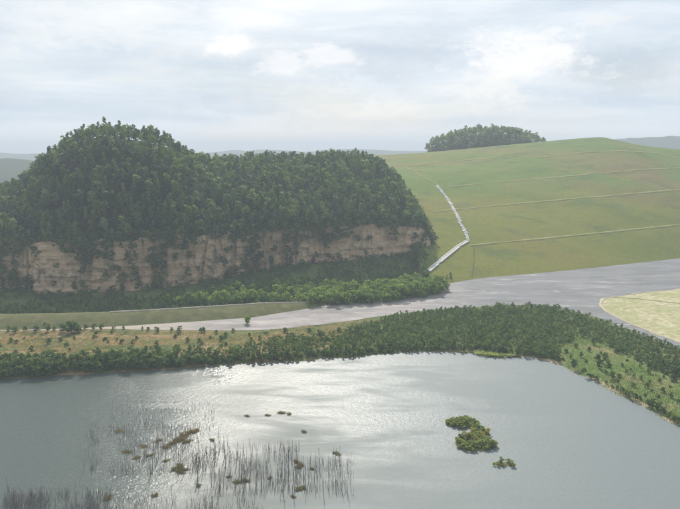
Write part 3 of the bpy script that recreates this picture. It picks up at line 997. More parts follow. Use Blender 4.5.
def place_tree(name, kind, pos, rz, sc, label, cat, group):
    e = bpy.data.objects.new(name, None)
    e.location = pos; e.rotation_euler = (0, 0, rz); e.scale = (sc, sc, sc)
    e.empty_display_size = 1.0
    COL.objects.link(e)
    for nm, me in (('trunk', kind.trunk), ('crown', kind.crown)):
        c_ = bpy.data.objects.new(nm, me); COL.objects.link(c_); c_.parent = e
    return tag(e, label, cat, group)


def mass(name, items, leaf, label, cat, light=True):
    """items: (kind, pos, rz, sc, tint) -> one mesh"""
    V, F, T, o_ = [], [], [], 0
    for k, p, rz, sc, ti in items:
        v, f = (k.lv, k.lf) if light else (k.cv, k.cf)
        c_, s_ = math.cos(rz), math.sin(rz)
        q = np.stack([v[:, 0] * c_ - v[:, 1] * s_, v[:, 0] * s_ + v[:, 1] * c_, v[:, 2]], 1) * sc + p
        V.append(q); F.append(f + o_); o_ += len(v)
        T.append(np.full(len(v), ti))
    o = add(name, mesh_np(name, np.concatenate(V), np.concatenate(F), leaf, False, np.concatenate(T)))
    return tag(o, label, cat, kind='stuff')


class Spacer:
    def __init__(self, r):
        self.r, self.g = r, {}

    def ok(self, x, y, r=None):
        r = r or self.r
        i, j = int(x // self.r), int(y // self.r)
        for a in range(i - 2, i + 3):
            for b in range(j - 2, j + 3):
                for (qx, qy) in self.g.get((a, b), ()):
                    if (qx - x) ** 2 + (qy - y) ** 2 < r * r:
                        return False
        self.g.setdefault((i, j), []).append((x, y))
        return True


# ------------------------------------------------------------------ the wood on the hill
rng = np.random.default_rng(5)
sp = Spacer(3.55)
trees = []
# a close row along the brink first
for i in range(4000):
    s = rng.uniform(0, 1)
    t = rng.uniform(0.01, 0.05) if i < 900 else rng.uniform(0.0, 1.14)
    p = hill_pt(np.array([s]), np.array([t]))[0]
    if p[2] < 3.5:
        continue
    if not sp.ok(p[0], p[1]):
        continue
    trees.append(p)
extra = 0
while extra < 14000:
    extra += 1
    p = hill_pt(rng.uniform(0, 1, 1), rng.uniform(0.0, 1.14, 1))[0]
    if p[2] > 3.5 and sp.ok(p[0], p[1]):
        trees.append(p)
trees = np.array(trees)
print('TREES', len(trees))
qx, qy, qd = project(trees + np.array((0, 0, 8.0)))
vis = (qx > -12) & (qx < 692)
order = np.argsort(np.where(vis, qd, 1e9))
solo = set(order[:300].tolist())
rank = {int(a): n_ for n_, a in enumerate(order[:300])}


def wood_zone(px):
    if px < 55:
        return ('dark broadleaf tree on the brink above the leftmost end of the cliff', 'trees above the left cliff end')
    if px < 120:
        return ('dark green tree on the cliff brink straight below the wooded summit', 'trees below the summit')
    if px < 190:
        return ('dark green tree on the brink above the overgrown gully in the cliff', 'trees above the gully')
    if px < 265:
        return ('olive green tree on the brink above the reddish middle of the cliff', 'trees above the middle cliff')
    if px < 350:
        return ('green tree on the brink above the low brushy stretch of cliff', 'trees above the low cliff')
    return ('green tree on the brink above the pale cliff end beside the grassy slope', 'trees above the right cliff end')


rest = []
for i, p in enumerate(trees):
    k = FOREST[int(rng.choice(6, p=(.17, .17, .2, .18, .1, .18)))]
    rz, sc = rng.uniform(0, 6.28), rng.uniform(0.52, 0.90)
    if i in solo:
        lab, grp = wood_zone(qx[i])
        row = 'front-row' if rank[i] < 110 else 'second-row' if rank[i] < 205 else 'rear-row'
        size = 'tall' if k.h * sc > 10.2 else 'short' if k.h * sc < 8.2 else 'middling'
        form = 'pointed' if k.w / k.h < 0.4 else 'round-topped'
        lab, grp = ' '.join((size, form, row, lab)), ' '.join((size, form, row, grp))
        place_tree('woodland_tree', k, p, rz, sc, lab, 'tree', grp)
    else:
        rest.append((k, p, rz, sc, rng.uniform(0, 1) * 0.86 + 0.07 * vnoise(p[0] / 20, p[1] / 20, 3)))
mass('forest', rest, M_FOREST, 'dense mixed green woods covering the hill behind the cliff brink', 'woods')

kn = []
sp2 = Spacer(5.2)
for i in range(2500):
    u, v = rng.uniform(-0.97, 0.97), rng.uniform(-0.95, 0.8)
    if abs(u) ** 2.2 + v * v > 0.97:
        continue
    x, y = kc[0] + u * KX, 930 + v * KY
    if sp2.ok(x, y):
        kn.append((FOREST[int(rng.integers(0, 5))], np.array((x, y, float(knoll_z(u, v)) - 0.5)), rng.uniform(0, 6.28), rng.uniform(0.7, 1.0), rng.uniform(0.2, 0.9)))
mass('distant_woods', kn, M_FOREST, 'domed clump of trees crowning the brow of the grassy slope', 'woods')


# ------------------------------------------------------------------ shrubs
def in_poly(pix, n, spacing, rng, z=1.6, tries=None):
    P = np.array([at_z(px, py, z)[:2] for px, py in pix])
    lo, hi = P.min(0), P.max(0)
    c_ = rng.uniform(lo, hi, (tries or n * 14, 2))
    c_ = c_[poly_sd(P, c_[:, 0], c_[:, 1]) < 0]
    s = Spacer(spacing)
    out = [q for q in c_ if s.ok(q[0], q[1])][:n]
    out = np.array(out)
    return np.concatenate([out, gh(out[:, 0], out[:, 1])[:, None]], 1)


last_shrub = [None]


def shrub(name, kinds, p, sc, label, cat, group, sink=0.1):
    """foliage with its stem, one bush"""
    k = kinds[int(rng.integers(0, len(kinds)))]
    e = bpy.data.objects.new(name, None)
    e.location = (p[0], p[1], p[2] - sink); e.rotation_euler = (0, 0, rng.uniform(0, 6.28)); e.scale = (sc, sc, sc)
    COL.objects.link(e)
    for nm, me in (('stem', k.trunk), ('foliage', k.crown)):
        c_ = bpy.data.objects.new(nm, me); COL.objects.link(c_); c_.parent = e
    last_shrub[0] = e
    return tag(e, label, cat, group)


DENSE = [(-14, 366), (60, 363), (120, 359), (180, 357), (230, 353), (262, 343), (330, 337), (378, 323), (400, 316), (450, 311), (500, 308), (548, 308), (590, 318.5), (640, 336.5), (694, 356.5), (694, 388),
         (640, 364), (604, 344), (578, 337), (562, 344), (560, 358), (545, 357), (520, 353.5), (490, 351), (450, 348.5), (400, 351), (350, 355), (300, 359), (230, 363.5), (170, 368.5), (100, 372.5), (40, 376.5), (-14, 379)]
thick = in_poly(DENSE, 3200, 1.6, rng, 1.2, 60000)
thick = thick[thick[:, 2] > 0.02]
_tx, _ty, _ = project(thick)
thick = thick[vnoise(thick[:, 0] / 7, thick[:, 1] / 6, 88) > np.interp(_tx, [0, 200, 240, 380, 430, 560], [-0.5, -0.42, -0.27, -0.24, -0.38, -0.4])]
tx, ty, td = project(thick)
# how much of a shrub shows: those along the water and the upper edge of the thicket, nearest first
dens = np.array([np.interp(a, [0, 100, 170, 230, 300, 350, 400, 450, 490, 520, 550, 575, 600, 640, 680], [378, 372, 368, 363, 360, 356, 352, 350, 353, 356, 360, 372, 385, 405, 427]) for a in tx])
prio = np.where(tx > 562, 6, dens - ty) + (td - 260) * 0.02
prio[(tx < -8) | (tx > 688)] = 999
od = np.argsort(prio)
pick = set(od[:300].tolist())


def shore_zone(px):
    if px < 80:
        return ('dark green shrub in the leftmost waterside row below the orange grass', 'waterside shrubs at the left')
    if px < 160:
        return ('dark green shrub on the far shore beyond the drowned trees', 'waterside shrubs beyond the drowned trees')
    if px < 235:
        return ('green shrub in the waterside row where the glitter begins', 'waterside shrubs by the glitter')
    if px < 310:
        return ('green shrub among orange sandy gaps on the far shore', 'waterside shrubs with sandy gaps')
    if px < 400:
        return ('green shrub on the far shore at the brightest stretch of water', 'waterside shrubs by the bright water')
    if px < 480:
        return ('green shrub on the far shore left of the reed bed', 'waterside shrubs left of the reeds')
    if px < 562:
        return ('dark green shrub on the far shore right of the reed bed', 'waterside shrubs right of the reeds')
    return ('dark shrub in the dense band between meadow and silt channel', 'shrubs of the band above the meadow')


rest = []
for i, p in enumerate(thick):
    sc = rng.uniform(0.5, 0.88) * (0.85 if tx[i] > 560 else float(np.interp(tx[i], [120, 240, 300, 420, 540], [1.5, 1.1, 0.9, 0.85, 0.95])))
    if i in pick:
        lab, grp = shore_zone(tx[i])
        size = 'tall' if sc > np.interp(tx[i], [120, 260], [1.25, 0.76]) else 'low' if sc < np.interp(tx[i], [120, 260], [0.98, 0.62]) else 'middling'
        lab, grp = size + ' ' + lab, size + ' ' + grp
        shrub('shore_shrub', SHRUB, p, sc, lab, 'shrub', grp)
    else:
        rest.append((SHRUB[int(rng.integers(0, 4))], p - (0, 0, 0.3), rng.uniform(0, 6.28), sc, rng.uniform(0, 0.95)))
mass('shrubbery', rest, M_SHRUB, 'dense green thicket filling the ground between lake and silt', 'shrubbery')

# scattered bushes on the dry grass strip at the left
for i, p in enumerate(in_poly([(-10, 333), (120, 331), (240, 334), (330, 329), (372, 324), (330, 336), (262, 342), (230, 352), (120, 358), (-10, 364)], 60, 3.4, rng, 1.6, 3000)):
    sc = rng.uniform(0.28, 0.7)
    u = project(p)[0]
    w = ('large' if sc > 0.55 else 'tiny' if sc < 0.4 else 'small') + ' dark'
    v = 'left end' if u < 70 else 'part opposite the dam' if u < 150 else 'part below the lone silt bush' if u < 250 else 'narrow right end'
    shrub('grassland_bush', SHRUB[:3], p, sc, '%s bush on the %s of the dry strip' % (w, v), 'bush', '%s bushes on the %s of the dry strip' % (w, v))
# tall saplings along the sandy track
for px, py, sc in ((8, 331, 0.8), (18, 332, 1.0), (26, 331, 0.9), (38, 331, 1.0), (47, 332, 1.15), (55, 330, 0.8), (64, 332, 1.2), (70, 333, 1.7), (75, 332, 1.5), (80, 331, 1.0), (88, 329, .75), (96, 330, 0.8), (104, 329, 0.7),
                   (112, 330, 0.7), (125, 329, 0.6), (140, 330, 0.6), (150, 330, 0.7), (160, 331, .75), (172, 331, .6), (183, 331, .7), (198, 332, 0.8), (205, 332, .7), (219, 333, .6), (232, 332, .6)):
    p = at_z(px, py, 1.6)
    big = sc > 1.4
    p[:2] += rng.uniform(-1.5, 1.5, 2)
    shrub('sapling_tree', [SHRUB[0], SHRUB[1]], p, sc * float(rng.uniform(0.6, 1.0)),
          'tallest young tree beside the sandy track in the hill shadow' if big else ('young dark tree beside the pale sandy track ' + ('left of the tallest sapling' if px < 66 else 'right of the tallest sapling' if px < 145 else 'below the bright end of the dam')), 'tree',
          'tallest sapling' if big else 'saplings by the track left' if px < 66 else 'saplings by the track middle' if px < 145 else 'saplings by the track right')
p = at_z(247.5, 323, 2.0)
shrub('lone_bush', [BUSH[0]], p, 0.62, 'lone dark round bush standing on the bare pale silt', 'bush', None)

# bushes on the meadow by the right shore
mead = [(569, 341), (576, 346), (566, 351), (589, 350), (594, 343), (601, 353), (618, 352), (627, 360), (608, 366), (600, 367), (586, 361), (574, 365), (612, 377), (618, 381), (626, 372), (631, 369), (633, 385), (641, 378),
        (647, 386), (652, 390), (659, 381), (664, 377), (670, 386), (645, 396), (663, 391), (676, 373), (655, 366), (649, 372), (584, 372), (605, 358), (637, 360), (671, 396), (678, 402), (640, 366), (612, 345), (581, 356), (658, 398),
        (622, 365), (668, 366), (560, 350), (606, 372), (619, 376), (634, 376), (673, 380), (650, 382), (683, 390), (598, 360), (571, 357)]
for i, (px, py) in enumerate(mead):
    p = at_z(px, py + 1, 1.6)
    sc = float(rng.choice([0.38, 0.48, 0.62, 0.92])) * 0.85
    shrub('meadow_bush', SHRUB[:3], p, sc,
          ('large round dark bush standing on the green meadow by the lake' if sc > 0.7 else 'medium dark bush scattered over the green meadow by the lake' if sc > 0.5 else 'small low bush scattered over the green meadow by the lake'),
          'bush', 'large meadow bushes' if sc > 0.7 else 'medium meadow bushes' if sc > 0.5 else 'small meadow bushes')
    o = last_shrub[0]
    where = 'near the thicket tip' if px < 600 else 'in the middle part' if px < 645 else 'near the right edge'
    o['label'] = o['label'].replace('green meadow by the lake', 'green lakeside meadow') + ' ' + where
    o['group'] = o['group'] + ' ' + where
for px, py, sc in ((556, 361, 0.9), (559, 363, 0.8), (563, 362, 0.7), (573, 368, 0.5), (589, 378.5, 0.8), (592, 379, 0.7), (596, 381.5, 0.85), (617, 391, 0.6), (622, 394, 0.7), (626, 396.5, 0.75), (630, 399, 0.8), (635, 401, 0.8), (648, 407, 0.9),
                   (653, 409, 1.0), (658, 411.5, 0.9), (663, 414, 1.0), (669, 418, 0.9), (674, 421, 1.0), (680, 424, 1.0), (640, 401, .6), (686, 427, 1.0), (582, 373, 0.45), (606, 385, .45), (612, 388.5, .5)):
    p = at_z(px, py - 1.5, 0.5)
    shrub('waterside_bush', SHRUB[:3], p, sc * 0.72, 'dark overhanging bush at the waterline of the right shore', 'bush', 'bushes at the right waterline')

# bright bushes at the foot of the hill
for i, p in enumerate(in_poly([(284, 304), (330, 305), (384, 302.5), (440, 294), (446, 289), (430, 285), (390, 287), (340, 297)], 95, 4.0, rng, 1.8, 6000)):
    sc = rng.uniform(0.85, 1.22)
    u = project(p)[0]
    w = ('large' if sc > 1.1 else 'small' if sc < 0.97 else 'middling') + ' bright green'
    v = 'at the left end' if u < 345 else 'in the middle' if u < 400 else 'at the drain end'
    shrub('willow_bush', BUSH, p, sc, '%s rounded bush %s of the row beside the silt' % (w, v), 'bush', '%s bushes %s of the silt row' % (w, v))
for i, p in enumerate(in_poly([(160, 307), (210, 305.5), (280, 302), (335, 296), (345, 288), (300, 286), (250, 292), (195, 300)], 80, 4.6, rng, 1.8, 6000)):
    sc = rng.uniform(0.72, 1.1)
    u = project(p)[0]
    w = ('large' if sc > 0.98 else 'small' if sc < 0.84 else 'middling') + ' green'
    v = 'at the left end' if u < 220 else 'in the middle' if u < 285 else 'at the right end'
    shrub('willow_bush', BUSH, p, sc, '%s rounded bush %s of the row behind the grassy dam' % (w, v), 'bush', '%s bushes %s of the dam row' % (w, v))

# dark scrub on the scree under the cliff
cx_ = rng.uniform(-330, 76, 30000)
cy_ = cliff_y(cx_) - rng.uniform(2.0, 88, 30000)
okm = (poly_sd(SILT, cx_, cy_) > 3) & (cy_ > np.interp(cx_, berm_top[:, 0], berm_top[:, 1] + 10.0 * np.clip((berm_z - 1) / 5, 0.1, 1)) + 1.5)
s4 = Spacer(2.55)
scree = np.array([(a, b) for a, b in zip(cx_[okm], cy_[okm]) if s4.ok(a, b)])
scree = scree[vnoise(scree[:, 0] / 9, scree[:, 1] / 9, 44) > -0.2]
scree = np.concatenate([scree, gh(scree[:, 0], scree[:, 1])[:, None]], 1)
sxp, syp, sdp = project(scree)
keep = set(np.argsort(sdp)[:160].tolist())
rest = []
for i, p in enumerate(scree):
    if i in keep and -8 < sxp[i] < 688:
        sc = rng.uniform(0.5, 1.0)
        size = 'large' if sc > 0.85 else 'small' if sc < 0.65 else 'middling'
        u = sxp[i]
        v = ('leftmost stretch of the dam' if u < 40 else 'dam below the left cliff end' if u < 80 else 'dam below the summit' if u < 120 else 'dam below the overgrown gully' if u < 170 else 'green bush row')
        shrub('scree_shrub', SHRUB, p, sc, '%s dark shaded shrub behind the %s' % (size, v), 'shrub', '%s shaded shrubs behind the %s' % (size, v))
    else:
        rest.append((SHRUB[int(rng.integers(0, 4))], p - (0, 0, 0.2), rng.uniform(0, 6.28), rng.uniform(0.45, 0.95), rng.uniform(0, 0.8)))
for _ in range(420):
    px, py = rng.uniform(396, 441), rng.uniform(238, 291)
    if px > 424 + 12 * vnoise(px / 9, py / 7, 19) or vnoise(px / 5, py / 5, 18) < -0.22:
        continue
    rest.append((SHRUB[int(rng.integers(0, 4))], on_heap(px, py) - (0, 0, 0.3), rng.uniform(0, 6.28), rng.uniform(0.6, 1.25), rng.uniform(0, 0.8)))
mass('scree_shrubbery', rest, M_SHRUB, 'dark shaded scrub covering the scree along the cliff foot', 'shrubbery')

# trees and brush rooted in the gullies and on ledges: the bare rock shows only in these stretches
BARE = [np.array(q, float) for q in (
    [(4, 262), (8, 255), (21, 254), (21, 240), (38, 239), (52, 243), (58, 255), (64, 259), (67, 250), (73, 252), (77, 264), (110, 263), (114, 242), (130, 239), (131, 292), (110, 289), (84, 293), (71, 296), (56, 291), (38, 286), (22, 280)],
    [(133, 239), (147, 238), (149, 266), (154, 272), (154, 284), (140, 289), (137, 262)],
    [(160, 287), (168, 272), (164, 258), (170, 249), (184, 250), (200, 245), (242, 239), (246, 260), (236, 268), (214, 273), (196, 281), (178, 289)],
    [(184, 233), (198, 230), (222, 225), (229, 231), (210, 236), (190, 240)],
    [(262, 236), (283, 233), (282, 266), (260, 269)],
    [(290, 241), (320, 243), (355, 239), (352, 263), (320, 266), (293, 267)],
    [(353, 230), (372, 225), (428, 224), (422, 238), (405, 258), (385, 263), (352, 262)])]
cand = np.stack([rng.uniform(-14, 427, 9000), rng.uniform(222, 300, 9000)], 1)
sdm = np.min([poly_sd(q, cand[:, 0], cand[:, 1]) for q in BARE], axis=0)
s3 = Spacer(2.7)
face = []
for (px, py), sd_ in zip(cand, sdm):
    if sd_ < 1.2 + 1.5 * vnoise(px / 4, py / 4, 12) and not (sd_ < -3 and rng.uniform() < 0.035):
        continue
    X = at_y(px, py, 420)[0]
    for _k in range(4):
        Y = float(cliff_y(X)) if X < foot[-1, 0] else 494.0
        X, _, Z = at_y(px, py, Y)
    zt = float(np.interp(X, brink[:, 0], brink[:, 2]))
    if Z > zt + 1 or Z < -1 or not s3.ok(X, Z):
        continue
    face.append((np.array((X, Y + 1.2, Z - 2.2)), px, py))
# a ragged fringe right on the brink
for f in np.linspace(0.0, 0.985, 300):
    i = f * (NS - 1)
    b = np.array([np.interp(i, np.arange(NS), brink[:, k]) for k in range(3)])
    px, py, _ = project(b)
    face.append((b + (rng.uniform(-1, 1), rng.uniform(-1.5, 1.5), -0.8), float(px), float(py)))
own = set(np.argsort(rng.uniform(0, 1, len(face)))[:170].tolist())
rest = []
for i, (p, px, py) in enumerate(face):
    k = SHRUB[int(rng.integers(0, 4))]
    sc = rng.uniform(0.9, 1.7)
    if i in own and px > -5:
        spot = ('left cliff end below the summit', 'left cliff') if px < 120 else ('overgrown gully of the cliff', 'gully') if px < 190 else ('reddish middle of the cliff', 'middle cliff') if px < 275 else ('low brushy stretch of the cliff', 'low cliff') if px < 352 else ('pale right end of the cliff', 'right cliff')
        size = 'large' if sc > 1.3 else 'small'
        shrub('cliff_shrub', [k], p, sc, '%s dark shrub clinging to the %s' % (size, spot[0]), 'shrub', '%s shrubs on the %s' % (size, spot[1]))
    else:
        rest.append((k, p, rng.uniform(0, 6.28), sc, rng.uniform(0, 0.8)))
mass('cliff_shrubbery', rest, M_SHRUB, 'dark brush hanging over the brink and gullies of the cliff', 'shrubbery')


# ------------------------------------------------------------------ white drain on the grass slope
e = bpy.data.objects.new('drainage_channel', None)
dr_top = heap_line(((437, 185.5), (446, 197), (455, 211), (461, 224), (466, 233), (468, 240)), 60, 0.03)
dr_low = heap_line(((468, 241), (460, 245.5), (448, 255), (437, 264), (428, 271.5)), 44, 0.03)
drain = np.concatenate([dr_top, dr_low])
e.location = drain[-1]
COL.objects.link(e)
tag(e, 'white stone-lined drain zigzagging down the grassy slope', 'drain')
base = np.array(drain[-1])
for L, wd in ((dr_top, 2.6), (dr_low, 2.2)):
    strip('channel_bed', L - base, wd, M_BED, 0.30, parent=e)


def rock_mesh(seed):
    r = np.random.default_rng(seed)
    q = np.array([(a, b, c_) for a in (-1, 1) for b in (-1, 1) for c_ in (-0.3, 0.45)], float) * r.uniform(0.55, 1.0, (8, 3))
    f = np.array([(0, 1, 3, 2), (4, 6, 7, 5), (0, 4, 5, 1), (2, 3, 7, 6), (1, 5, 7, 3), (0, 2, 6, 4)])
    return mesh_np('stone', q, f, M_WHITE)


ROCKS = [rock_mesh(i) for i in range(7)]


def frame_at(L, f):
    i = f * (len(L) - 1)
    p = np.array([np.interp(i, np.arange(len(L)), L[:, k]) for k in range(3)])
    j = min(int(i), len(L) - 2)
    d = L[j + 1] - L[j]
    return p, d / np.linalg.norm(d)


for i in range(160):
    f = (i + rng.uniform(0, 1)) / 160
    p, d = frame_at(dr_top, f)
    if vnoise(f * 17, 0, 2) < -0.22:
        continue
    side = np.array((-d[1], d[0], 0)); side /= np.linalg.norm(side)
    q = p + side * rng.uniform(-1.1, 1.1) - base + (0, 0, 0.4)
    o = add('stone', ROCKS[i % 7], e, q, rng.uniform(0, 6.28), tuple(rng.uniform(0.45, 1.5, 3) * (1.0, 1.0, 0.45)))
KM = mesh_np('kerb', np.array([(a, b, c_) for a in (-1.15, 1.1) for b in (-0.3, 0.3) for c_ in (-0.5, 0.32)]), np.array([(0, 1, 3, 2), (4, 6, 7, 5), (0, 4, 5, 1), (2, 3, 7, 6), (1, 5, 7, 3), (0, 2, 6, 4)]), M_WHITE)
Ld = float(np.linalg.norm(np.diff(dr_low, axis=0), axis=1).sum())
nk = int(Ld / 2.6)
for s_ in (-1, 1):
    for i in range(nk):
        if rng.uniform() < 0.12:
            continue
        p, d = frame_at(dr_low, (i + 0.5) / nk)
        side = np.array((-d[1], d[0], 0)); side /= np.linalg.norm(side)
        o = add('kerb', KM, e, p + side * s_ * 1.35 - base + (0, 0, 0.42), math.atan2(d[1], d[0]) + rng.normal(0, 0.06))
        o.rotation_euler = (0, -math.asin(max(-1, min(1, d[2]))), math.atan2(d[1], d[0]) + rng.normal(0, 0.06))

# ------------------------------------------------------------------ in the lake
# islets
def mound(r, h, seed):
    a = np.linspace(0, 2 * np.pi, 28, endpoint=False)
    V = [(0, 0, h)]
    for f in (0.45, 0.8, 1.0, 1.12):
        for t in a:
            rr = r * f * (1 + 0.35 * float(vnoise(math.cos(t) * 1.4 + seed, math.sin(t) * 1.4, seed)))
            V.append((rr * math.cos(t), rr * math.sin(t), h * (1 - f * f) - 0.02 * f))
    F3 = np.array([(0, 1 + i, 1 + (i + 1) % 28) for i in range(28)])
    F4 = np.array([(1 + k * 28 + i, 1 + (k + 1) * 28 + i, 1 + (k + 1) * 28 + (i + 1) % 28, 1 + k * 28 + (i + 1) % 28) for k in range(3) for i in range(28)])
    return mesh_np('islet', np.array(V), [F3, F4], M_GROUND, True)


def islet(pxc, pyc, rx, ry, label, seed):
    p = at_z(pxc, pyc, 0.0)
    o = add('islet_ground', mound(1.0, 0.12, seed), None, p, 0, (rx, ry, 3.0))
    return tag(o, label, 'islet', kind='structure')


def ground_w(px, py, wpx):
    return wpx / FOCAL * np.linalg.norm(at_z(px, py, 0) - (0, 0, CAM_H))


isle_spec = (
    (462, 424, 5.2, 3.0, 'low far lobe of the scrubby islet in the lake', 1, 15, 'bush on the far lobe of the scrubby islet'),
    (475, 444, 6.0, 5.2, 'broad near lobe of the scrubby islet in the lake', 2, 26, 'bush on the broad near lobe of the scrubby islet'),
    (479, 432, 2.6, 4.2, 'narrow neck joining the lobes of the scrubby islet', 3, 7, 'yellowish bush on the neck of the scrubby islet'))
for (a, b, rx, ry, lab, sd_, n, bl) in isle_spec:
    islet(a, b, rx, ry, lab, sd_)
    c0 = at_z(a, b, 0)
    s = Spacer(0.95)
    k = 0
    for _ in range(400):
        t, r = rng.uniform(0, 6.28), math.sqrt(rng.uniform(0, 1)) * 0.95
        x, y = c0[0] + math.cos(t) * r * rx, c0[1] + math.sin(t) * r * ry
        if k < n * 2 and s.ok(x, y):
            k += 1
            sc_i = float(rng.uniform(0.6, 1.0))
            shrub('islet_bush', ISLE, np.array((x, y, 0.25 * (1 - r * r))), sc_i, ('tall ' if sc_i > 0.85 else 'low ' if sc_i < 0.72 else 'middling ') + bl, 'bush', ('tall ' if sc_i > 0.85 else 'low ' if sc_i < 0.72 else 'middling ') + bl.replace('bush on', 'bushes on').replace('yellowish bush', 'yellowish bushes'))
islet(503, 464, 3.4, 1.5, 'tiny mud islet with dead stubs right of the scrubby islet', 4)
for px, py, sc in ((494, 465, 0.35), (498, 465.5, 0.5), (501, 463, 0.7), (503, 466, 0.35), (508, 462, 0.6), (511, 465, 0.6), (514, 466.5, 0.45)):
    shrub('islet_bush', ISLE[:2], at_z(px, py, 0.15), sc, 'sparse bush on the tiny mud islet', 'bush', 'bushes on the tiny mud islet')


def blades(rng, n, r, h, w):
    a = rng.uniform(0, 6.28, n); q = np.sqrt(rng.uniform(0, 1, n)) * r
    b = np.stack([np.cos(a) * q, np.sin(a) * q, np.full(n, -0.1)], 1)
    l = np.stack([np.cos(a) * 0.35, np.sin(a) * 0.35, np.ones(n)], 1) + rng.normal(0, 0.22, (n, 3)) * (1, 1, 0)
    hh = (h * rng.uniform(0.55, 1.1, n))[:, None]
    t = rng.uniform(0, 6.28, n)
    s = np.stack([np.cos(t), np.sin(t), 0 * t], 1) * w
    V = np.stack([b - s, b + s, b + l * hh * 0.6 + s * 0.7, b + l * hh * 0.6 - s * 0.7], 1)
    V2 = np.stack([V[:, 3], V[:, 2], b + l * hh + (0, 0, -0.1) + s * 0.2, b + l * hh - s * 0.2], 1)
    V = np.concatenate([V, V2]).reshape(-1, 3)
    return V, np.arange(len(V)).reshape(-1, 4)


def tussock_arrays(seed):
    r = np.random.default_rng(seed)
    parts = []
    for k in range(7):
        v, f = blades(r, 46, r.uniform(0.2, 0.45), r.uniform(0.5, 1.1), 0.05)
        parts.append((v + np.array((r.normal(0, 0.55), r.normal(0, 0.4), 0)), f))
    return join(parts)


TUSS = [mesh_np('tussock', *tussock_arrays(600 + i), M_TUSS) for i in range(4)]
tus = [(196, 431, 1.4, .8), (187, 441, 1.6, .9), (165, 447, 1.6, .7), (158, 441, 1.4, .6), (180, 466, 1.4, .8), (186, 469, 1.2, .7), (144, 447, 1.5, .5), (136, 458, 1.3, .5), (183, 437, 2.4, 1.1), (190, 434, 1.8, 1.0), (176, 441, 1.8, .9), (171, 444, 1.3, .8), (178, 470, 1.7, .9), (183, 472, 1.3, .8), (154, 496, 1.2, .55), (247, 416, 1.1, .5), (268, 415.5, 1.0, .5), (283, 412.5, 1.4, .8), (289, 414.5, 1.0, .7),
       (304, 432, 1.1, .6), (300, 466, 1.4, .9), (295, 462, 1.0, .9), (236, 482, 1.3, .8), (246, 481, 1.2, .7), (300, 489, 1.4, .8), (292, 497, .8, .5), (118, 431, 1.6, .5), (127, 452, 1.6, .6), (212, 440, 1.0, .6),
       (150, 455, 1.2, .6), (165, 461, 1.0, .6), (108, 498, 1.5, .7), (337, 454, 1.3, .6), (200, 486, 1.0, .5), (228, 477, 0.8, 0.5), (312, 469, 0.8, 0.6), (270, 478, 0.7, .5)]
for i, (px, py, r, h) in enumerate(tus):
    p = at_z(px, py, 0)
    if (px, py) == (183, 437):
        lab, grp = 'largest olive grass tussock among the drowned trees', None
    elif 240 < px < 310 and py < 420:
        lab, grp = 'small grass tussock alone on the bright open water', 'tussocks on the open water'
    elif px < 170:
        lab, grp = 'low brown tussock in the calm water at the left', 'tussocks in the calm water'
    else:
        lab, grp = 'olive grass tussock among the drowned tree stems', 'tussocks among the drowned trees'
    o = add('grass_tussock', TUSS[i % 4], None, p, rng.uniform(0, 6.28), (r * 0.85, r * 0.85, h * 0.95))
    tag(o, lab, 'tussock', grp)

rv, rf = blades(np.random.default_rng(650), 1500, 1.0, 1.5, 0.10)
rv = rv * (6.6, 3.4, 0.8)
o = add('reed_bed', mesh_np('reed_bed', rv, rf, M_REED), None, at_z(499, 354.0, 0))
tag(o, 'pale green reed bed at the far shore of the lake', 'reeds')

# drowned trees
def snag(seed, h):
    r = np.random.default_rng(seed)
    r0 = r.uniform(0.075, 0.125)
    bend = r.normal(0, 0.35, 2)
    pts = [np.array((bend[0] * f * f, bend[1] * f * f, -1.2 + (h + 1.2) * f)) + (r.normal(0, 0.04, 3) if 0 < f < 1 else 0) for f in np.linspace(0, 1, 7)]
    parts = [tube(pts, [r0 * (1.15 - f) + 0.012 for f in np.linspace(0, 1, 7)], 5)]
    for i in range(int(r.integers(5, 12))):
        f = r.uniform(0.3, 0.95)
        b = np.array([np.interp(f, np.linspace(0, 1, 7), [q[k] for q in pts]) for k in range(3)])
        a = r.uniform(0, 6.28); l = (1.05 - f) * h * r.uniform(0.14, 0.34)
        e_ = b + np.array((math.cos(a) * l * 0.45, math.sin(a) * l * 0.45, l))
        parts.append(tube([b, (b + e_) / 2 + (math.cos(a) * l * 0.1, math.sin(a) * l * 0.1, -0.05 * l), e_], [0.06, 0.045, 0.02], 3))
    return mesh_np('drowned_tree', *join(parts), M_DEAD, True)


SNAGS = [snag(700 + i, h) for i, h in enumerate((8.5, 7.2, 6.0, 9.5, 5.0, 7.8, 6.6, 4.2))]
clus = (
    # px0, px1, py0, py1, count, scale, label, group
    (196, 245, 450, 492, 52, 0.85, 'bare grey drowned tree in the dense middle stand in the lake', 'drowned trees of the middle stand'),
    (245, 300, 454, 492, 50, 0.82, 'thin bare drowned tree in the stand right of the middle', 'drowned trees right of the middle'),
    (300, 352, 462, 494, 30, 0.72, 'slender dead stem at the right end of the drowned stand', 'drowned trees at the right end'),
    (150, 200, 440, 476, 28, 0.72, 'thin dead stem around the olive tussocks', 'drowned trees round the tussocks'),
    (84, 150, 420, 470, 30, 0.50, 'short faint dead stem in the calm water at the left', 'dead stems in the calm water'),
    (6, 52, 496, 516, 30, 0.62, 'drowned stem in the bottom left corner stand', 'drowned trees in the bottom left corner'),
    (58, 112, 500, 520, 26, 0.62, 'drowned stem in the low stand along the bottom edge', 'drowned trees along the bottom edge'),
    (112, 262, 504, 528, 40, 0.66, 'drowned stem cut off by the bottom edge of the picture', 'drowned trees cut by the bottom edge'),
    (160, 215, 412, 436, 18, 0.42, 'short distant dead stem near the bright water streak', 'dead stems near the bright streak'))
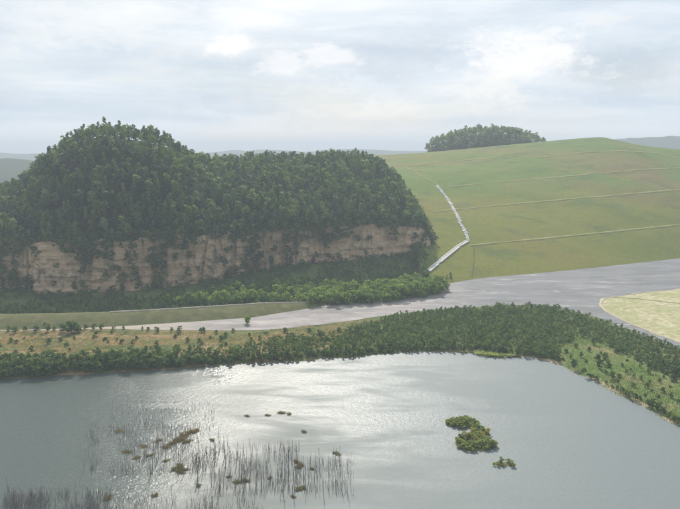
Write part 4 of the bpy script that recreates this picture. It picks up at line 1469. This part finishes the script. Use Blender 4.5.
for (a0, a1, b0, b1, n, sc, lab, grp) in clus:
    for i in range(n):
        p = at_z(rng.uniform(a0, a1), rng.uniform(b0, b1), 0)
        kk = int(rng.integers(0, 8)); hs = float(rng.uniform(0.55, 1.15))
        o = add('drowned_tree', SNAGS[kk], None, p, rng.uniform(0, 6.28), sc * hs)
        o.rotation_euler = (rng.normal(0, 0.05), rng.normal(0, 0.05), rng.uniform(0, 6.28))
        hgt = (8.5, 7.2, 6.0, 9.5, 5.0, 7.8, 6.6, 4.2)[kk] * hs
        size = 'tall' if hgt > 7.2 else 'low' if hgt < 4.4 else 'middling'
        form = 'leaning' if abs(o.rotation_euler[0]) + abs(o.rotation_euler[1]) > 0.09 else 'upright'
        tag(o, ' '.join((size, form, lab)), 'dead tree', ' '.join((size, form, grp)))

# fine drowned brushwood between the stems (uncountable)
V, F, n_ = [], [], 0
for (a0, a1, b0, b1, n, h) in ((192, 300, 446, 494, 900, 2.6), (300, 354, 460, 494, 320, 2.2), (90, 200, 425, 476, 1000, 1.6), (4, 112, 494, 520, 1000, 2.4), (112, 265, 500, 525, 450, 2.2), (110, 215, 402, 436, 420, 1.2)):
    k = 0
    while k < n:
        px, py = rng.uniform(a0, a1), rng.uniform(b0, b1)
        if vnoise(px / 13, py / 9, 14) < rng.uniform(-0.35, 0.15):
            k += 0.2
            continue
        k += 1
        p = at_z(px, py, 0)
        hh = h * rng.uniform(0.4, 1.2)
        l = rng.normal(0, 0.10, 2) * hh
        v, f = tube([p - (0, 0, 0.4), p + (l[0] * 0.4, l[1] * 0.4, hh * 0.5), p + (l[0], l[1], hh)], [0.040, 0.032, 0.015], 3)
        V.append(v); F.append(f + n_); n_ += len(v)
o = add('drowned_undergrowth', mesh_np('drowned_undergrowth', np.concatenate(V), np.concatenate(F), M_DEAD))
tag(o, 'fine grey drowned brushwood between the dead stems in the lake', 'brushwood', kind='stuff')

# ------------------------------------------------------------------ long grass on the shore strip (uncountable)
gp = in_poly([(-10, 333), (120, 331), (240, 333), (375, 320), (378, 327), (330, 337), (262, 345), (230, 356), (120, 362), (-10, 370)], 4000, 1.0, rng, 1.6, 14000)
gv, gf = blades(np.random.default_rng(801), 7, 0.6, 0.6, 0.10)
V, F, T = [], [], []
for i, p in enumerate(gp):
    V.append(gv * rng.uniform(0.6, 1.5) + p); F.append(gf + i * len(gv)); T.append(np.full(len(gv), float(np.clip(0.5 + 1.5 * fbm(p[0] / 22, p[1] / 7, 3, 83) + rng.normal(0, 0.1), 0.02, 0.98))))
o = add('dry_grass', mesh_np('dry_grass', np.concatenate(V), np.concatenate(F), M_DRY, False, np.concatenate(T)))
tag(o, 'orange and green dry grass on the strip beside the lake', 'grass', kind='stuff')
gp = in_poly([(563, 342), (576, 334), (604, 344), (640, 365), (694, 390), (694, 430), (640, 403), (600, 384), (570, 367)], 3500, 0.9, rng, 1.6, 12000)
V, F, T = [], [], []
for i, p in enumerate(gp):
    V.append(gv * rng.uniform(0.5, 1.1) + p); F.append(gf + i * len(gv)); T.append(np.full(len(gv), rng.uniform(0, 0.4)))
o = add('meadow_grass', mesh_np('meadow_grass', np.concatenate(V), np.concatenate(F), M_DRY, False, np.concatenate(T)))
tag(o, 'fresh green meadow grass on the right lake shore', 'grass', kind='stuff')

# ------------------------------------------------------------------ haze
hz, t, out = new_mat('haze_air')
pv = t.n('ShaderNodeVolumePrincipled')
pv.inputs['Color'].default_value = (0.82, 0.91, 1.0, 1)
pv.inputs['Density'].default_value = 0.00031
pv.inputs['Anisotropy'].default_value = 0.0
t.link(pv.outputs[0], out.inputs['Volume'])
bx = np.array([(a, b, c_) for a in (-9300, 9300) for b in (-600, 9800) for c_ in (-3.2, 158)], float)
bf = np.array([(0, 1, 3, 2), (4, 6, 7, 5), (0, 4, 5, 1), (2, 3, 7, 6), (1, 5, 7, 3), (0, 2, 6, 4)])
o = add('haze', mesh_np('haze', bx, bf, hz))
tag(o, 'thin pale summer haze veiling the distance', 'haze', kind='stuff')
